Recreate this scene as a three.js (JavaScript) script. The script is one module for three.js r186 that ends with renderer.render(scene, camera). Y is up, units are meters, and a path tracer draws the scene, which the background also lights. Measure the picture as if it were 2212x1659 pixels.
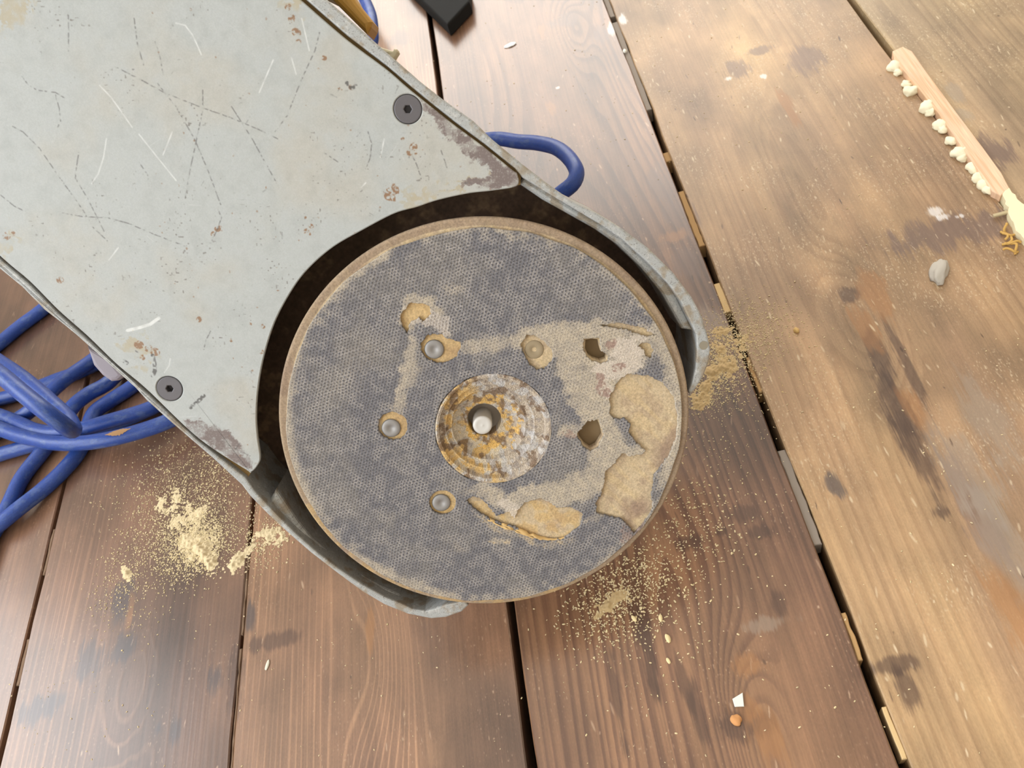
import * as THREE from 'three';
import { RectAreaLightUniformsLib } from 'three/addons/lights/RectAreaLightUniformsLib.js';
import { mergeGeometries, mergeVertices, toCreasedNormals } from 'three/addons/utils/BufferGeometryUtils.js';
import { RoundedBoxGeometry } from 'three/addons/geometries/RoundedBoxGeometry.js';

// ---------------------------------------------------------------- camera, light, exposure
const scene = new THREE.Scene();
const camera = new THREE.PerspectiveCamera(51.363, 2212 / 1659, 0.02, 30);
{
  const m = new THREE.Matrix4().makeBasis(new THREE.Vector3(...[0.96112,-0.24717,0.12308]), new THREE.Vector3(...[0.24362,0.54927,-0.79935]), new THREE.Vector3(...[0.12997,0.79825,0.58813]));
  camera.quaternion.setFromRotationMatrix(m);
  camera.position.set(0, 0.40, 0); camera.focus = 0.38; camera.userData.fStop = 24;
}
scene.add(camera);
scene.background = new THREE.Color().setRGB(0.80, 0.90, 1.0);          // overcast sky outside the windows
const renderer = new THREE.WebGLRenderer({ antialias: true });
renderer.toneMapping = THREE.LinearToneMapping;
renderer.toneMappingExposure = 0.82;
renderer.shadowMap.enabled = true;
RectAreaLightUniformsLib.init();
function windowLight(w, h, intensity, pos, look, rgb) {                    // daylight coming in through one window opening
  const l = new THREE.RectAreaLight(new THREE.Color().setRGB(...rgb), intensity, w, h);
  l.position.set(...pos); l.lookAt(...look); scene.add(l); return l;
}
const ROOM = { x0: -1.75, x1: 2.45, z0: -2.6, z1: 2.0, h: 2.5 };
const SKY = 9.5;                                                            // brightness of the overcast sky seen through the windows
const WL = { z0: -1.00, z1: 0.25, y0: 0.75, y1: 2.15 };                    // first window in the left wall
const WB = { z0: 0.50, z1: 1.80, y0: 0.5, y1: 2.25 };                     // second window in the left wall, behind the photographer
const WF = { x0: -0.95, x1: 1.25, y0: 0.6, y1: 2.25 };                    // window in the far wall
for (const w of [WL, WB]) windowLight(w.z1 - w.z0 - 0.1, w.y1 - w.y0 - 0.1, SKY, [ROOM.x0 + 0.012, (w.y0 + w.y1) / 2, (w.z0 + w.z1) / 2], [5, (w.y0 + w.y1) / 2, (w.z0 + w.z1) / 2], [0.92, 0.97, 1.0]);
windowLight(WF.x1 - WF.x0 - 0.1, WF.y1 - WF.y0 - 0.1, 6.8, [(WF.x0 + WF.x1) / 2, (WF.y0 + WF.y1) / 2, ROOM.z0 + 0.012], [(WF.x0 + WF.x1) / 2, (WF.y0 + WF.y1) / 2, 5], [1.0, 0.95, 0.87]);

// ---------------------------------------------------------------- helpers
let seed = 20240607;
const rnd = () => { seed = (seed + 0x6D2B79F5) | 0; let t = Math.imul(seed ^ (seed >>> 15), 1 | seed); t = (t + Math.imul(t ^ (t >>> 7), 61 | t)) ^ t; return ((t ^ (t >>> 14)) >>> 0) / 4294967296; };
const rr = (a, b) => a + (b - a) * rnd();
const TAB = new Float32Array(65536); for (let i = 0; i < 65536; i++) TAB[i] = rnd();
const clamp = (x, a = 0, b = 1) => (x < a ? a : x > b ? b : x);
const smooth = (a, b, x) => { const t = clamp((x - a) / (b - a)); return t * t * (3 - 2 * t); };
const lerp = (a, b, t) => a + (b - a) * t;
function noise(x, y) {                                                     // value noise 0..1
  const xi = Math.floor(x), yi = Math.floor(y); let fx = x - xi, fy = y - yi;
  fx = fx * fx * (3 - 2 * fx); fy = fy * fy * (3 - 2 * fy);
  const a = xi & 255, b = (xi + 1) & 255, c = (yi & 255) << 8, d = ((yi + 1) & 255) << 8;
  const p = TAB[a | c], q = TAB[b | c], r = TAB[a | d], s = TAB[b | d];
  return p + (q - p) * fx + (r - p + (p - q - r + s) * fx) * fy;
}
const fbm = (x, y) => (noise(x, y) * 0.5 + noise(x * 2.03 + 17, y * 2.03 + 31) * 0.28 + noise(x * 4.1 + 53, y * 4.1 + 7) * 0.15 + noise(x * 8.3 + 5, y * 8.3 + 91) * 0.07);
const taken = {};
function numbered(name) { const k = taken[name] ?? 0; taken[name] = k + 1; return k ? `${name}_${String(k).padStart(3, '0')}` : name; }
function mesh(name, geo, mat, parent) {
  const m = new THREE.Mesh(geo, mat); m.name = parent ? name : numbered(name); m.castShadow = true; m.receiveShadow = true;
  (parent ?? scene).add(m); return m;
}
function tag(o, label, category, group, kind) { o.userData.label = label; if (category) o.userData.category = category; if (group) o.userData.group = group; if (kind) o.userData.kind = kind; return o; }
function struct(o) { o.userData.kind = 'structure'; return o; }
function group(name, parent) { const g = new THREE.Group(); g.name = parent ? name : numbered(name); (parent ?? scene).add(g); return g; }
const V2 = (a) => a.map((p) => new THREE.Vector2(p[0] / 1000, p[1] / 1000));
function planar(geo, k = 1, zk = 0) {                                      // uv in metres from the shape's own plane
  const p = geo.attributes.position, uv = new Float32Array(p.count * 2);
  for (let i = 0; i < p.count; i++) { uv[2 * i] = (p.getX(i) + p.getZ(i) * zk) * k; uv[2 * i + 1] = (p.getY(i) + p.getZ(i) * zk) * k; }
  geo.setAttribute('uv', new THREE.BufferAttribute(uv, 2)); return geo;
}
function boxUV(geo, x0, y0, w, h) {                                        // uv 0..1 over a rectangle of that plane
  const p = geo.attributes.position, uv = new Float32Array(p.count * 2);
  for (let i = 0; i < p.count; i++) { uv[2 * i] = (p.getX(i) - x0) / w; uv[2 * i + 1] = (p.getY(i) - y0) / h; }
  geo.setAttribute('uv', new THREE.BufferAttribute(uv, 2)); return geo;
}
function extr(pts, zTop, thick, bevel = 0, holes = [], seg = 2) {          // plate whose front face lies at zTop
  const s = new THREE.Shape(pts); for (const h of holes) s.holes.push(new THREE.Path(h));
  const g = new THREE.ExtrudeGeometry(s, { depth: thick - 2 * bevel, bevelEnabled: bevel > 0, bevelSize: bevel, bevelThickness: bevel, bevelOffset: -bevel, bevelSegments: seg, curveSegments: 24 });
  g.translate(0, 0, zTop - thick + bevel); return g;
}
const spline = (pts, n, closed = false) => new THREE.SplineCurve(closed ? [...pts, pts[0]] : pts).getPoints(n);
const circle = (cx, cy, r, n = 48, j = 0, s = 0) => Array.from({ length: n }, (_, i) => { const a = i / n * Math.PI * 2, q = r * (1 + j * (noise(Math.cos(a) * 9 + 40 + s, Math.sin(a) * 9 + 40) - 0.5)); return new THREE.Vector2(cx + Math.cos(a) * q, cy + Math.sin(a) * q); });
function jag(pts, amp, step, s = 0) {                                      // frayed outline: subdivide and push points about
  const o = [];
  for (let i = 0; i < pts.length; i++) {
    const a = pts[i], b = pts[(i + 1) % pts.length], L = a.distanceTo(b), n = Math.max(1, Math.round(L / step));
    for (let k = 0; k < n; k++) { const t = k / n, x = lerp(a.x, b.x, t), y = lerp(a.y, b.y, t); o.push(new THREE.Vector2(x + (noise(x * 1400 + s, y * 1400) - 0.5) * amp * 2, y + (noise(x * 1400 + 70, y * 1400 + s) - 0.5) * amp * 2)); }
  }
  return o;
}
const area = (p) => THREE.ShapeUtils.area(p);
function texture(w, h, fn, { srgb = true, wrap = true } = {}) {            // fn(i, j, out) -> writes 0..255
  const d = new Uint8Array(w * h * 4), o = [0, 0, 0];
  for (let j = 0; j < h; j++) for (let i = 0; i < w; i++) { fn(i, j, o); const k = (j * w + i) * 4; d[k] = clamp(o[0], 0, 255); d[k + 1] = clamp(o[1], 0, 255); d[k + 2] = clamp(o[2], 0, 255); d[k + 3] = 255; }
  const t = new THREE.DataTexture(d, w, h, THREE.RGBAFormat); t.magFilter = THREE.LinearFilter; t.minFilter = THREE.LinearFilter;
  if (wrap) t.wrapS = t.wrapT = THREE.MirroredRepeatWrapping;
  if (srgb) t.colorSpace = THREE.SRGBColorSpace; t.needsUpdate = true; return t;
}
function maskCanvas(w, h, x0, y0, wm, hm, draw) {                          // draws in millimetres, returns the alpha-like red channel
  const c = document.createElement('canvas'); c.width = w; c.height = h; const g = c.getContext('2d');
  g.fillStyle = '#000'; g.fillRect(0, 0, w, h); g.setTransform(w / wm, 0, 0, h / hm, -x0 * w / wm, -y0 * h / hm); g.lineCap = 'round'; g.lineJoin = 'round'; g.fillStyle = '#fff'; g.strokeStyle = '#fff'; draw(g);
  const im = g.getImageData(0, 0, w, h).data, o = new Uint8Array(w * h); for (let i = 0; i < w * h; i++) o[i] = im[4 * i]; return o;
}
function poly(g, pts, grey = 255) { g.fillStyle = `rgb(${grey},${grey},${grey})`; g.beginPath(); pts.forEach((p, i) => (i ? g.lineTo(p[0], p[1]) : g.moveTo(p[0], p[1]))); g.closePath(); g.fill(); }
function line(g, pts, w, grey = 255) { g.strokeStyle = `rgb(${grey},${grey},${grey})`; g.lineWidth = w; g.beginPath(); pts.forEach((p, i) => (i ? g.lineTo(p[0], p[1]) : g.moveTo(p[0], p[1]))); g.stroke(); }
const mix3 = (o, c, a) => { o[0] += (c[0] - o[0]) * a; o[1] += (c[1] - o[1]) * a; o[2] += (c[2] - o[2]) * a; };
const std = (o) => new THREE.MeshStandardMaterial(o);
const sampleMask = (m, w, h, u, v) => { const i = Math.floor(clamp(u, 0, 0.99999) * w), j = Math.floor(clamp(v, 0, 0.99999) * h); return m[j * w + i] / 255; };

// ---------------------------------------------------------------- the room
const plaster = std({ color: 0xd8d2c6, roughness: 0.95 }), ceilMat = std({ color: 0xe6e3dc, roughness: 0.95 }), frameMat = std({ color: 0xe4e2dc, roughness: 0.5 });
const glass = new THREE.MeshPhysicalMaterial({ color: 0xffffff, roughness: 0.02, transmission: 1, thickness: 0, ior: 1.5 });
const box = (x0, x1, y0, y1, z0, z1) => { const g = new THREE.BoxGeometry(x1 - x0, y1 - y0, z1 - z0); g.translate((x0 + x1) / 2, (y0 + y1) / 2, (z0 + z1) / 2); return g; };
{
  const { x0, x1, z0, z1, h } = ROOM, T = 0.18, B = -0.06;
  struct(mesh('wall_left', mergeGeometries([box(x0 - T, x0, B, WB.y0, z0, z1), box(x0 - T, x0, WB.y1, h, z0, z1), box(x0 - T, x0, WB.y0, WB.y1, z0, WL.z0), box(x0 - T, x0, WB.y0, WL.y0, WL.z0, WL.z1), box(x0 - T, x0, WL.y1, WB.y1, WL.z0, WL.z1), box(x0 - T, x0, WB.y0, WB.y1, WL.z1, WB.z0), box(x0 - T, x0, WB.y0, WB.y1, WB.z1, z1)]), plaster));
  struct(mesh('wall_far', mergeGeometries([box(x0 - T, x1 + T, B, WF.y0, z0 - T, z0), box(x0 - T, x1 + T, WF.y1, h, z0 - T, z0), box(x0 - T, WF.x0, WF.y0, WF.y1, z0 - T, z0), box(WF.x1, x1 + T, WF.y0, WF.y1, z0 - T, z0)]), plaster));
  struct(mesh('wall_right', box(x1, x1 + T, B, h, z0, z1), plaster));
  struct(mesh('wall_near', box(x0 - T, x1 + T, B, h, z1, z1 + T), plaster));
  struct(mesh('ceiling', box(x0 - T, x1 + T, h, h + 0.15, z0 - T, z1 + T), ceilMat));
  const w2 = struct(group('window_3')), f = 0.05, xm = (WF.x0 + WF.x1) / 2, xa = x0 - 0.11, za = z0 - 0.11;
  [WL, WB].forEach((w, i) => {
    const g = struct(group('window_' + (i + 1))), zm = (w.z0 + w.z1) / 2;
    mesh('window_frame', mergeGeometries([box(xa, xa + 0.06, w.y0, w.y0 + f, w.z0, w.z1), box(xa, xa + 0.06, w.y1 - f, w.y1, w.z0, w.z1), box(xa, xa + 0.06, w.y0, w.y1, w.z0, w.z0 + f), box(xa, xa + 0.06, w.y0, w.y1, w.z1 - f, w.z1), box(xa, xa + 0.06, w.y0, w.y1, zm - 0.02, zm + 0.02)]), frameMat, g);
    mesh('pane', box(xa + 0.026, xa + 0.032, w.y0 + f, w.y1 - f, w.z0 + f, zm - 0.02), glass, g); mesh('pane', box(xa + 0.026, xa + 0.032, w.y0 + f, w.y1 - f, zm + 0.02, w.z1 - f), glass, g);
  });
  mesh('window_frame', mergeGeometries([box(WF.x0, WF.x1, WF.y0, WF.y0 + f, za, za + 0.06), box(WF.x0, WF.x1, WF.y1 - f, WF.y1, za, za + 0.06), box(WF.x0, WF.x0 + f, WF.y0, WF.y1, za, za + 0.06), box(WF.x1 - f, WF.x1, WF.y0, WF.y1, za, za + 0.06), box(xm - 0.02, xm + 0.02, WF.y0, WF.y1, za, za + 0.06)]), frameMat, w2);
  mesh('pane', box(WF.x0 + f, xm - 0.02, WF.y0 + f, WF.y1 - f, za + 0.026, za + 0.032), glass, w2); mesh('pane', box(xm + 0.02, WF.x1 - f, WF.y0 + f, WF.y1 - f, za + 0.026, za + 0.032), glass, w2);
}

// ---------------------------------------------------------------- floorboards
// marks on the boards: [x mm, z mm, half width mm, half length mm, colour, strength]
const DARK = [52, 36, 32], BLUE = [58, 54, 62], ORANGE = [156, 108, 66], WHITE = [226, 224, 226], GREY = [150, 138, 126], RED = [104, 58, 40], PURP = [104, 84, 78];
const MARKS = [];
function marks(list, colour, a) { for (const m of list) MARKS.push([m[0], m[1], m[2], m[3], colour, m[4] ?? a]); }
marks([[-220.1,-163.1,17,5],[-241.1,-145.7,5,18],[44,-176,10,6],[17.1,-166.6,9,5],[51.2,-164.1,7,4],[32.2,-168.7,6,3],[47.2,-125.6,5,8],[-5.1,-98.2,3,14],[-2.2,-84,4,16],[17.3,-77.5,14,7],[-19.3,-114.2,3,30],[-19.3,-135.1,4,40],[-38.3,-100.2,3,26]], DARK, 0.4);
marks([[144.4,-297.6,7,6],[143.2,-250.5,6,22],[139.2,-216.7,7,30],[139.3,-187.5,7,34],[154.7,-237.1,3,40],[136.2,-154.1,5,4],[86.5,-88.9,15,4],[89.3,-78.2,5,9]], DARK, 0.46);
marks([[93,-179.9,4.5,8],[-337.9,-174.3,9,15],[-314.6,-178.9,9,11],[-253.8,-148.1,4,10],[-275.1,-125.3,4,9],[-285.5,-128.4,3,6],[-363.1,-153.5,14,9],[-323.1,-208.2,12,16],[-235.5,-181,4,10]], BLUE, 0.55);
marks([[62.8,-431.7,9,22],[67.2,-396.1,10,20],[59.8,-354.5,9,16],[-123.1,-723,13,13],[32.2,-667.8,14,12],[57.8,-630.9,9,16],[144.7,-533.4,10,13],[166.8,-547.3,14,5],[193.3,-520.5,12,16],[150.8,-156.3,8,40]], PURP, 0.5);
marks([[214.8,-324.7,42,14],[262.5,-378.9,14,16]], PURP, 0.65);
marks([[156.9,-291.7,9,20],[143.8,-270.9,8,16],[146.8,-214.5,5,16],[9.2,-661.6,4,12],[1.2,-552.1,4,14],[58.7,-381.1,10,6],[25.5,-70.1,7,16],[24.3,-101.1,8,7],[21,-82.9,8,6],[-315,-197.9,3,16],[-162.7,-155.2,3,14],[145,-104.5,8,24],[165,-475.7,4,26]], ORANGE, 0.55);
marks([[67.6,-635,5,13],[79,-643.4,4,10],[213,-342.8,5,5],[214.7,-337.1,4,3],[224.3,-334.1,3,2],[137,-525,3,3],[160.7,-515.9,3,3],[10.2,-576.5,2,2]], WHITE, 0.75);
marks([[39.3,-118.1,12,4],[155.6,-174.8,14,30],[178,-199.5,12,30],[154.9,-139.1,10,30],[267.1,-442.1,5,14],[262.6,-418,6,8],[63.5,-301.4,10,16]], GREY, 0.45);
const flame = (x, z, k) => { let q = 0; for (const [fx, fz, a] of k) { const dx = (x - fx) / 0.016, dz = (z - fz) / 0.05; q += a * Math.exp(-dx * dx - dz * dz); } return q; };
function boardTexture(o) {
  // s across the board, t along it; growth rings are cut as nested cylinders round a wandering pith, so flat-sawn arches appear by themselves
  const W = 512, L = 2048, col = new Uint8Array(W * L * 3), out = [0, 0, 0], kn = o.seed * 13.7;
  const tRange = 1.4, x0 = o.x0, wd = o.width;
  const cmap = new Float32Array(W * L);
  for (let j = 0; j < L; j++) {
    const t = -0.1 + (j + 0.5) / L * tRange, z = -t;
    const dep = o.dep + o.slope * t + (noise(t * 2.2 + kn, 3.3) - 0.5) * o.wander, ctr = o.pith + (noise(t * 1.7 + kn, 9.1) - 0.5) * 0.02;
    for (let i = 0; i < W; i++) {
      const s = (i + 0.5) / W * wd, x = x0 + s;
      const wob = (noise(s * 60 + kn, t * 5) - 0.5) * 0.006 + (noise(s * 200 + kn, t * 16) - 0.5) * 0.0012;
      let rho = Math.hypot(s - ctr, dep) + wob; rho += flame(x, z, o.knots ?? []);
      const ph = rho / o.ring + noise(rho * 160 + kn, 1.5) * 0.9, fr = ph - Math.floor(ph);
      const late = o.sharp ? smooth(0.62, 0.8, fr) * (1 - smooth(0.86, 0.98, fr)) : smooth(0.35, 0.85, fr) * (1 - smooth(0.93, 1.0, fr));
      const fib = noise(s * 2600 + kn, t * 38) * 0.5 + noise(s * 1200 + 3, t * 14 + kn) * 0.5, blot = fbm(s * 16 + kn, t * 4.5 + kn), fine = noise(s * 4200, t * 1500), cloud = fbm(s * 40 + kn + 60, t * 22);
      const m = late * o.contrast * smooth(0.25, 0.75, noise(s * 22 + kn, t * 3.5 + 40));
      out[0] = lerp(o.early[0], o.late[0], m); out[1] = lerp(o.early[1], o.late[1], m); out[2] = lerp(o.early[2], o.late[2], m);
      const k = 1 + (fib - 0.5) * o.fibre + (blot - 0.5) * o.blotch + (fine - 0.5) * 0.10 + (cloud - 0.5) * o.cloud;
      out[0] *= k; out[1] *= k * (1 + (blot - 0.5) * 0.05); out[2] *= k * (1 - (blot - 0.5) * 0.08);
      const sp = noise(s * 1900 + 11, t * 900 + kn);                       // pale worn flecks where the finish has gone
      if (sp > o.fleckAt) mix3(out, o.fleck, smooth(o.fleckAt, 1, sp) * smooth(0.35, 0.7, noise(s * 50 + 5, t * 30 + kn)) * 0.75);
      const q = (j * W + i) * 3; col[q] = clamp(out[0], 0, 255); col[q + 1] = clamp(out[1], 0, 255); col[q + 2] = clamp(out[2], 0, 255);
      cmap[j * W + i] = late * 0.5 + fib * 0.5;
    }
  }
  const px = W / wd, pz = L / tRange, at = (x, z) => [(x - x0) * px, (-z + 0.1) * pz];
  for (const [mx, mz, hw, hl, c, a] of MARKS) {
    const x = mx / 1000, z = mz / 1000, [ci, cj] = at(x, z), ri = hw / 1000 * px, rj = hl / 1000 * pz;
    for (let j = Math.max(0, Math.floor(cj - rj * 1.9)); j < Math.min(L, cj + rj * 1.9); j++) for (let i = Math.max(0, Math.floor(ci - ri * 1.9)); i < Math.min(W, ci + ri * 1.9); i++) {
      const e = Math.hypot((i - ci) / ri, (j - cj) / rj) + (fbm(i / px * 220 + kn, j / pz * 70) - 0.5) * 1.3 + (noise(i / px * 2000, j / pz * 60) - 0.5) * 0.5, w = (1 - smooth(0.55, 1.15, e)) * a;
      if (w > 0) { const q = (j * W + i) * 3; for (let k = 0; k < 3; k++) col[q + k] += (c[k] - col[q + k]) * w; }
    }
  }
  for (let n = 0; n < o.specks; n++) {                                      // paint flecks, nicks and short scratches
    const ci = rnd() * W, cj = rnd() * L, len = rr(0.6, 3.5) * pz / 1000, wdt = rr(0.2, 0.7) * px / 1000, c = rnd() < 0.9 ? o.fleck : [70, 52, 42], a = rr(0.25, 0.8), sl = rr(-0.5, 0.5);
    for (let j = Math.max(0, Math.floor(cj - len)); j < Math.min(L, cj + len); j++) for (let i = Math.max(0, Math.floor(ci - wdt - 3)); i < Math.min(W, ci + wdt + 3); i++) {
      const e = Math.hypot((i - ci - (j - cj) * sl) / wdt, (j - cj) / len), w = (1 - smooth(0.6, 1.2, e)) * a;
      if (w > 0) { const q = (j * W + i) * 3; for (let k = 0; k < 3; k++) col[q + k] += (c[k] - col[q + k]) * w; }
    }
  }
  const map = texture(W, L, (i, j, q) => { const k = (j * W + i) * 3; q[0] = col[k]; q[1] = col[k + 1]; q[2] = col[k + 2]; });
  const bump = texture(W / 2, L / 2, (i, j, q) => { q[0] = q[1] = q[2] = 255 * cmap[2 * j * W + 2 * i]; }, { srgb: false });
  return new THREE.MeshPhysicalMaterial({ map, bumpMap: bump, bumpScale: 0.00003, roughness: o.rough, clearcoat: o.coat, clearcoatRoughness: 0.2 });
}
const BROWN = { early: [130, 99, 78], late: [98, 71, 57], fleck: [186, 158, 132], contrast: 0.5, fibre: 0.18, blotch: 0.9, cloud: 0.45, ring: 0.0046, fleckAt: 0.86, specks: 220, rough: 0.3, coat: 0.45 };
const TAN = { early: [160, 130, 98], late: [134, 104, 76], fleck: [208, 190, 162], contrast: 0.42, fibre: 0.13, blotch: 0.42, cloud: 0.45, ring: 0.005, fleckAt: 0.72, specks: 800, rough: 0.42, coat: 0.1 };
// gaps between the boards: x at z = 0 and x at z = -0.7, gap width
const GAPS = [[-0.5300, -0.5300, 0.003], [-0.3838, -0.3858, 0.0030], [-0.2405, -0.2370, 0.0022], [-0.0826, -0.0896, 0.0046], [0.0772, 0.0714, 0.0046], [0.2572, 0.2452, 0.0050], [0.412, 0.402, 0.004]];
const gapX = (g, z) => g[0] + (g[1] - g[0]) * (-z / 0.7);
const KN = (l) => l.map(([x, z, a]) => [x / 1000, z / 1000, a]);
const SPEC = [
  { ...BROWN, seed: 1, x0: -0.53, dep: 0.03, slope: 0.01, wander: 0.02, pith: 0.2, early: [116, 86, 68] },
  { ...BROWN, seed: 2, x0: -0.384, dep: 0.012, slope: 0.03, wander: 0.03, pith: 0.075, knots: KN([[-306.1,-155.6,0.02]]), contrast: 0.9, early: [108, 80, 64], late: [146, 110, 85], sharp: true, ring: 0.0038 },
  { ...BROWN, seed: 3, x0: -0.24, dep: 0.02, slope: -0.03, wander: 0.025, pith: 0.105, knots: KN([[-160.3,-142.2,0.018]]), contrast: 0.9, early: [124, 93, 72], late: [162, 124, 95], sharp: true, ring: 0.0036 },
  { ...BROWN, seed: 4, x0: -0.09, dep: 0.01, slope: 0.06, wander: 0.05, pith: 0.085, knots: KN([[21.7,-61.1,0.04],[37.3,-653.5,0.02]]), early: [112, 82, 63], late: [78, 54, 44], fibre: 0.24, contrast: 0.7 },
  { ...TAN, seed: 5, x0: 0.0714, dep: 0.02, slope: 0.04, wander: 0.03, pith: 0.09, knots: KN([[144.3,-277.8,0.034],[144.7,-533.4,0.02]]) },
  { ...TAN, seed: 6, x0: 0.245, dep: 0.03, slope: 0.02, wander: 0.02, pith: 0.02, early: [158, 134, 106], late: [132, 108, 84] },
];
const floor = struct(group('floor'));
const boardMats = SPEC.map((s) => boardTexture({ ...s, width: 0.18 }));
function board(left, right, wl, wr, mat, x0, jitter, sd) {
  const z0 = ROOM.z0, z1 = ROOM.z1, pts = [], n = 150;
  const edge = (g, w, side) => { const a = []; for (let i = 0; i <= n; i++) { const z = lerp(z1, z0, i / n); const j = (noise(z * 60 + sd, side * 7 + sd) - 0.5) * jitter + (noise(z * 300 + sd, side * 3) - 0.5) * jitter * 0.5; a.push(new THREE.Vector2(g(z) + side * (w / 2 + j), -z)); } return a; };
  pts.push(...edge(right, wr, -1), ...edge(left, wl, 1).reverse());
  const g = extr(pts, 0, 0.022, 0.0007, [], 1);
  g.rotateX(-Math.PI / 2);
  const p = g.attributes.position, uv = new Float32Array(p.count * 2);
  for (let i = 0; i < p.count; i++) { uv[2 * i] = (p.getX(i) - x0) / 0.18 + p.getY(i) * 2; uv[2 * i + 1] = (-p.getZ(i) + 0.1) / 1.4; }
  g.setAttribute('uv', new THREE.BufferAttribute(uv, 2));
  mesh('floorboard', g, mat, floor);
}
for (let i = 0; i < GAPS.length - 1; i++) board((z) => gapX(GAPS[i], z), (z) => gapX(GAPS[i + 1], z), GAPS[i][2], GAPS[i + 1][2], boardMats[i], SPEC[i].x0, 0.0012, i * 5 + 1);
for (let k = 0, x = -0.53; x > ROOM.x0; k++, x -= 0.156) board(() => Math.max(ROOM.x0, x - 0.156), () => x, 0.003, 0.003, boardMats[k % 4], x - 0.156, 0.0008, 60 + k);
for (let k = 0, x = 0.412; x < ROOM.x1; k++, x += 0.156) board((z) => (k ? x : gapX(GAPS[6], z)), () => Math.min(ROOM.x1, x + 0.156), 0.004, 0.004, boardMats[4 + k % 2], x, 0.0008, 90 + k);
mesh('underfloor', box(ROOM.x0, ROOM.x1, -0.055, -0.045, ROOM.z0, ROOM.z1), std({ color: 0x7d6a54, roughness: 1 }), floor);
// slips of wood and dirt stuck in the gaps
const slipTan = std({ color: 0xa9865a, roughness: 0.9 }), slipGrey = std({ color: 0x8d8278, roughness: 0.9 }), slipDark = std({ color: 0x7c6450, roughness: 0.9 }), slipPale = std({ color: 0xc7aa7c, roughness: 0.9 });
function slip(g, za, zb, w, top, mat, off = 0) {
  const n = 14, pts = [], z = (i) => lerp(za, zb, i / n) / 1000;
  for (let i = 0; i <= n; i++) pts.push(new THREE.Vector2(gapX(g, z(i)) + off + w / 2 + (noise(z(i) * 200, 4) - 0.5) * 0.0008, -z(i)));
  for (let i = n; i >= 0; i--) pts.push(new THREE.Vector2(gapX(g, z(i)) + off - w / 2 + (noise(z(i) * 200, 9) - 0.5) * 0.0008, -z(i)));
  const q = extr(pts, top, 0.012, 0.0004, [], 1); q.rotateX(-Math.PI / 2); planar(q); mesh('gap_slip', q, mat, floor);
}
const zs = (list) => list.map((p) => p[1]);
{
  const G4 = GAPS[4], G2 = GAPS[2], G3 = GAPS[3], G5 = GAPS[5], G1 = GAPS[1];
  let a;
  a = zs([[75.4,-710.6],[72.7,-654.6]]); slip(G4, a[0], a[1], 0.0044, -0.0015, slipGrey);
  a = zs([[72.8,-644.7],[72.4,-517.7]]); slip(G4, a[0], a[1], 0.0044, -0.001, slipGrey);
  a = zs([[71.7,-466.3],[72,-456.1]]); slip(G4, a[0], a[1], 0.0044, -0.002, slipTan);
  a = zs([[72,-421.9],[72.8,-366.8]]); slip(G4, a[0], a[1], 0.0040, -0.001, slipTan);
  a = zs([[73.9,-332.8],[74.6,-308.2]]); slip(G4, a[0], a[1], 0.0044, -0.001, slipPale);
  a = zs([[74.8,-272.3],[75.2,-246.8]]); slip(G4, a[0], a[1], 0.0026, -0.001, slipTan, 0.001);
  a = zs([[76,-208.3],[76.9,-152.3]]); slip(G4, a[0], a[1], 0.0044, -0.002, slipGrey);
  a = zs([[77.6,-116.8],[80.4,-94.3]]); slip(G4, a[0], a[1], 0.0024, -0.001, slipTan, -0.0011);
  a = zs([[77.8,-73.4],[76.7,-51.8]]); slip(G4, a[0], a[1], 0.0022, -0.001, slipPale, 0.0012);
  a = zs([[-240.4,-225.3],[-239,-170.9]]); slip(G2, a[0], a[1], 0.0014, -0.0006, slipDark, -0.0004);
  a = zs([[-239.8,-163.2],[-240.3,-101.4]]); slip(G2, a[0], a[1], 0.0014, -0.0006, slipDark, -0.0004);
  a = zs([[-382.7,-272.3],[-383.2,-239.8]]); slip(G1, a[0], a[1], 0.0022, -0.001, slipDark);
  a = zs([[-385.6,-198.3],[-384.3,-170.5]]); slip(G1, a[0], a[1], 0.0024, -0.001, slipDark);
}

// ---------------------------------------------------------------- the edge sander, lying on its back
const sander = group('edge_sander');
tag(sander, 'grey floor edge sander tipped up to show its worn sanding disc', 'sander');
{
  const m = new THREE.Matrix4().makeBasis(new THREE.Vector3(...[0.95926,-0.26401,0.10061]), new THREE.Vector3(...[0.27103,0.75934,-0.59156]), new THREE.Vector3(...[0.07978,0.59473,0.79996]));
  sander.quaternion.setFromRotationMatrix(m); sander.position.set(...[-0.06040,0.11745,-0.18956]);
}
// outlines in millimetres in the plane of the disc, x to the right and y up as one looks at the machine's underside
const rimOuter = [[89.5,12],[91.6,14.7],[94.8,20.3],[96.9,27.6],[96.9,33],[94.8,39.9],[92.2,46.8],[87.5,54.9],[79.4,64.9],[68.2,75.5],[57.6,83.1],[47.1,89.3],[35.7,94.8],[28.5,99.7],[15.4,109.4],[3.8,118.6],[-3.4,125.4],[-15.1,133.4],[-25.6,141.3],[-31.8,146.6],[-42.7,155.7],[-57.4,168.4],[-105.3,208.2],[-141.5,236.7],[-172.1,249.8],[-206.4,248.1],[-239,228.9],[-260.8,194.7],[-265.8,158.2],[-251.2,128.9],[-226,101.4],[-196.4,68.1],[-189,60.8],[-181.6,51.2],[-175.9,46],[-166,36.3],[-161.4,31.4],[-152.8,22.4],[-145.2,11.6],[-136.9,2.4],[-128.6,-6.4],[-120,-15.4],[-108.6,-28.4],[-105.4,-33.9],[-98.2,-43.1],[-89.3,-53.2],[-80.4,-62.7],[-68.5,-73.9],[-58.3,-83.1],[-48.1,-90.4],[-37.5,-95.6],[-26.6,-98.3],[-19.4,-97.7],[-12.1,-94.8],[-8.8,-91.4]];
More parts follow.
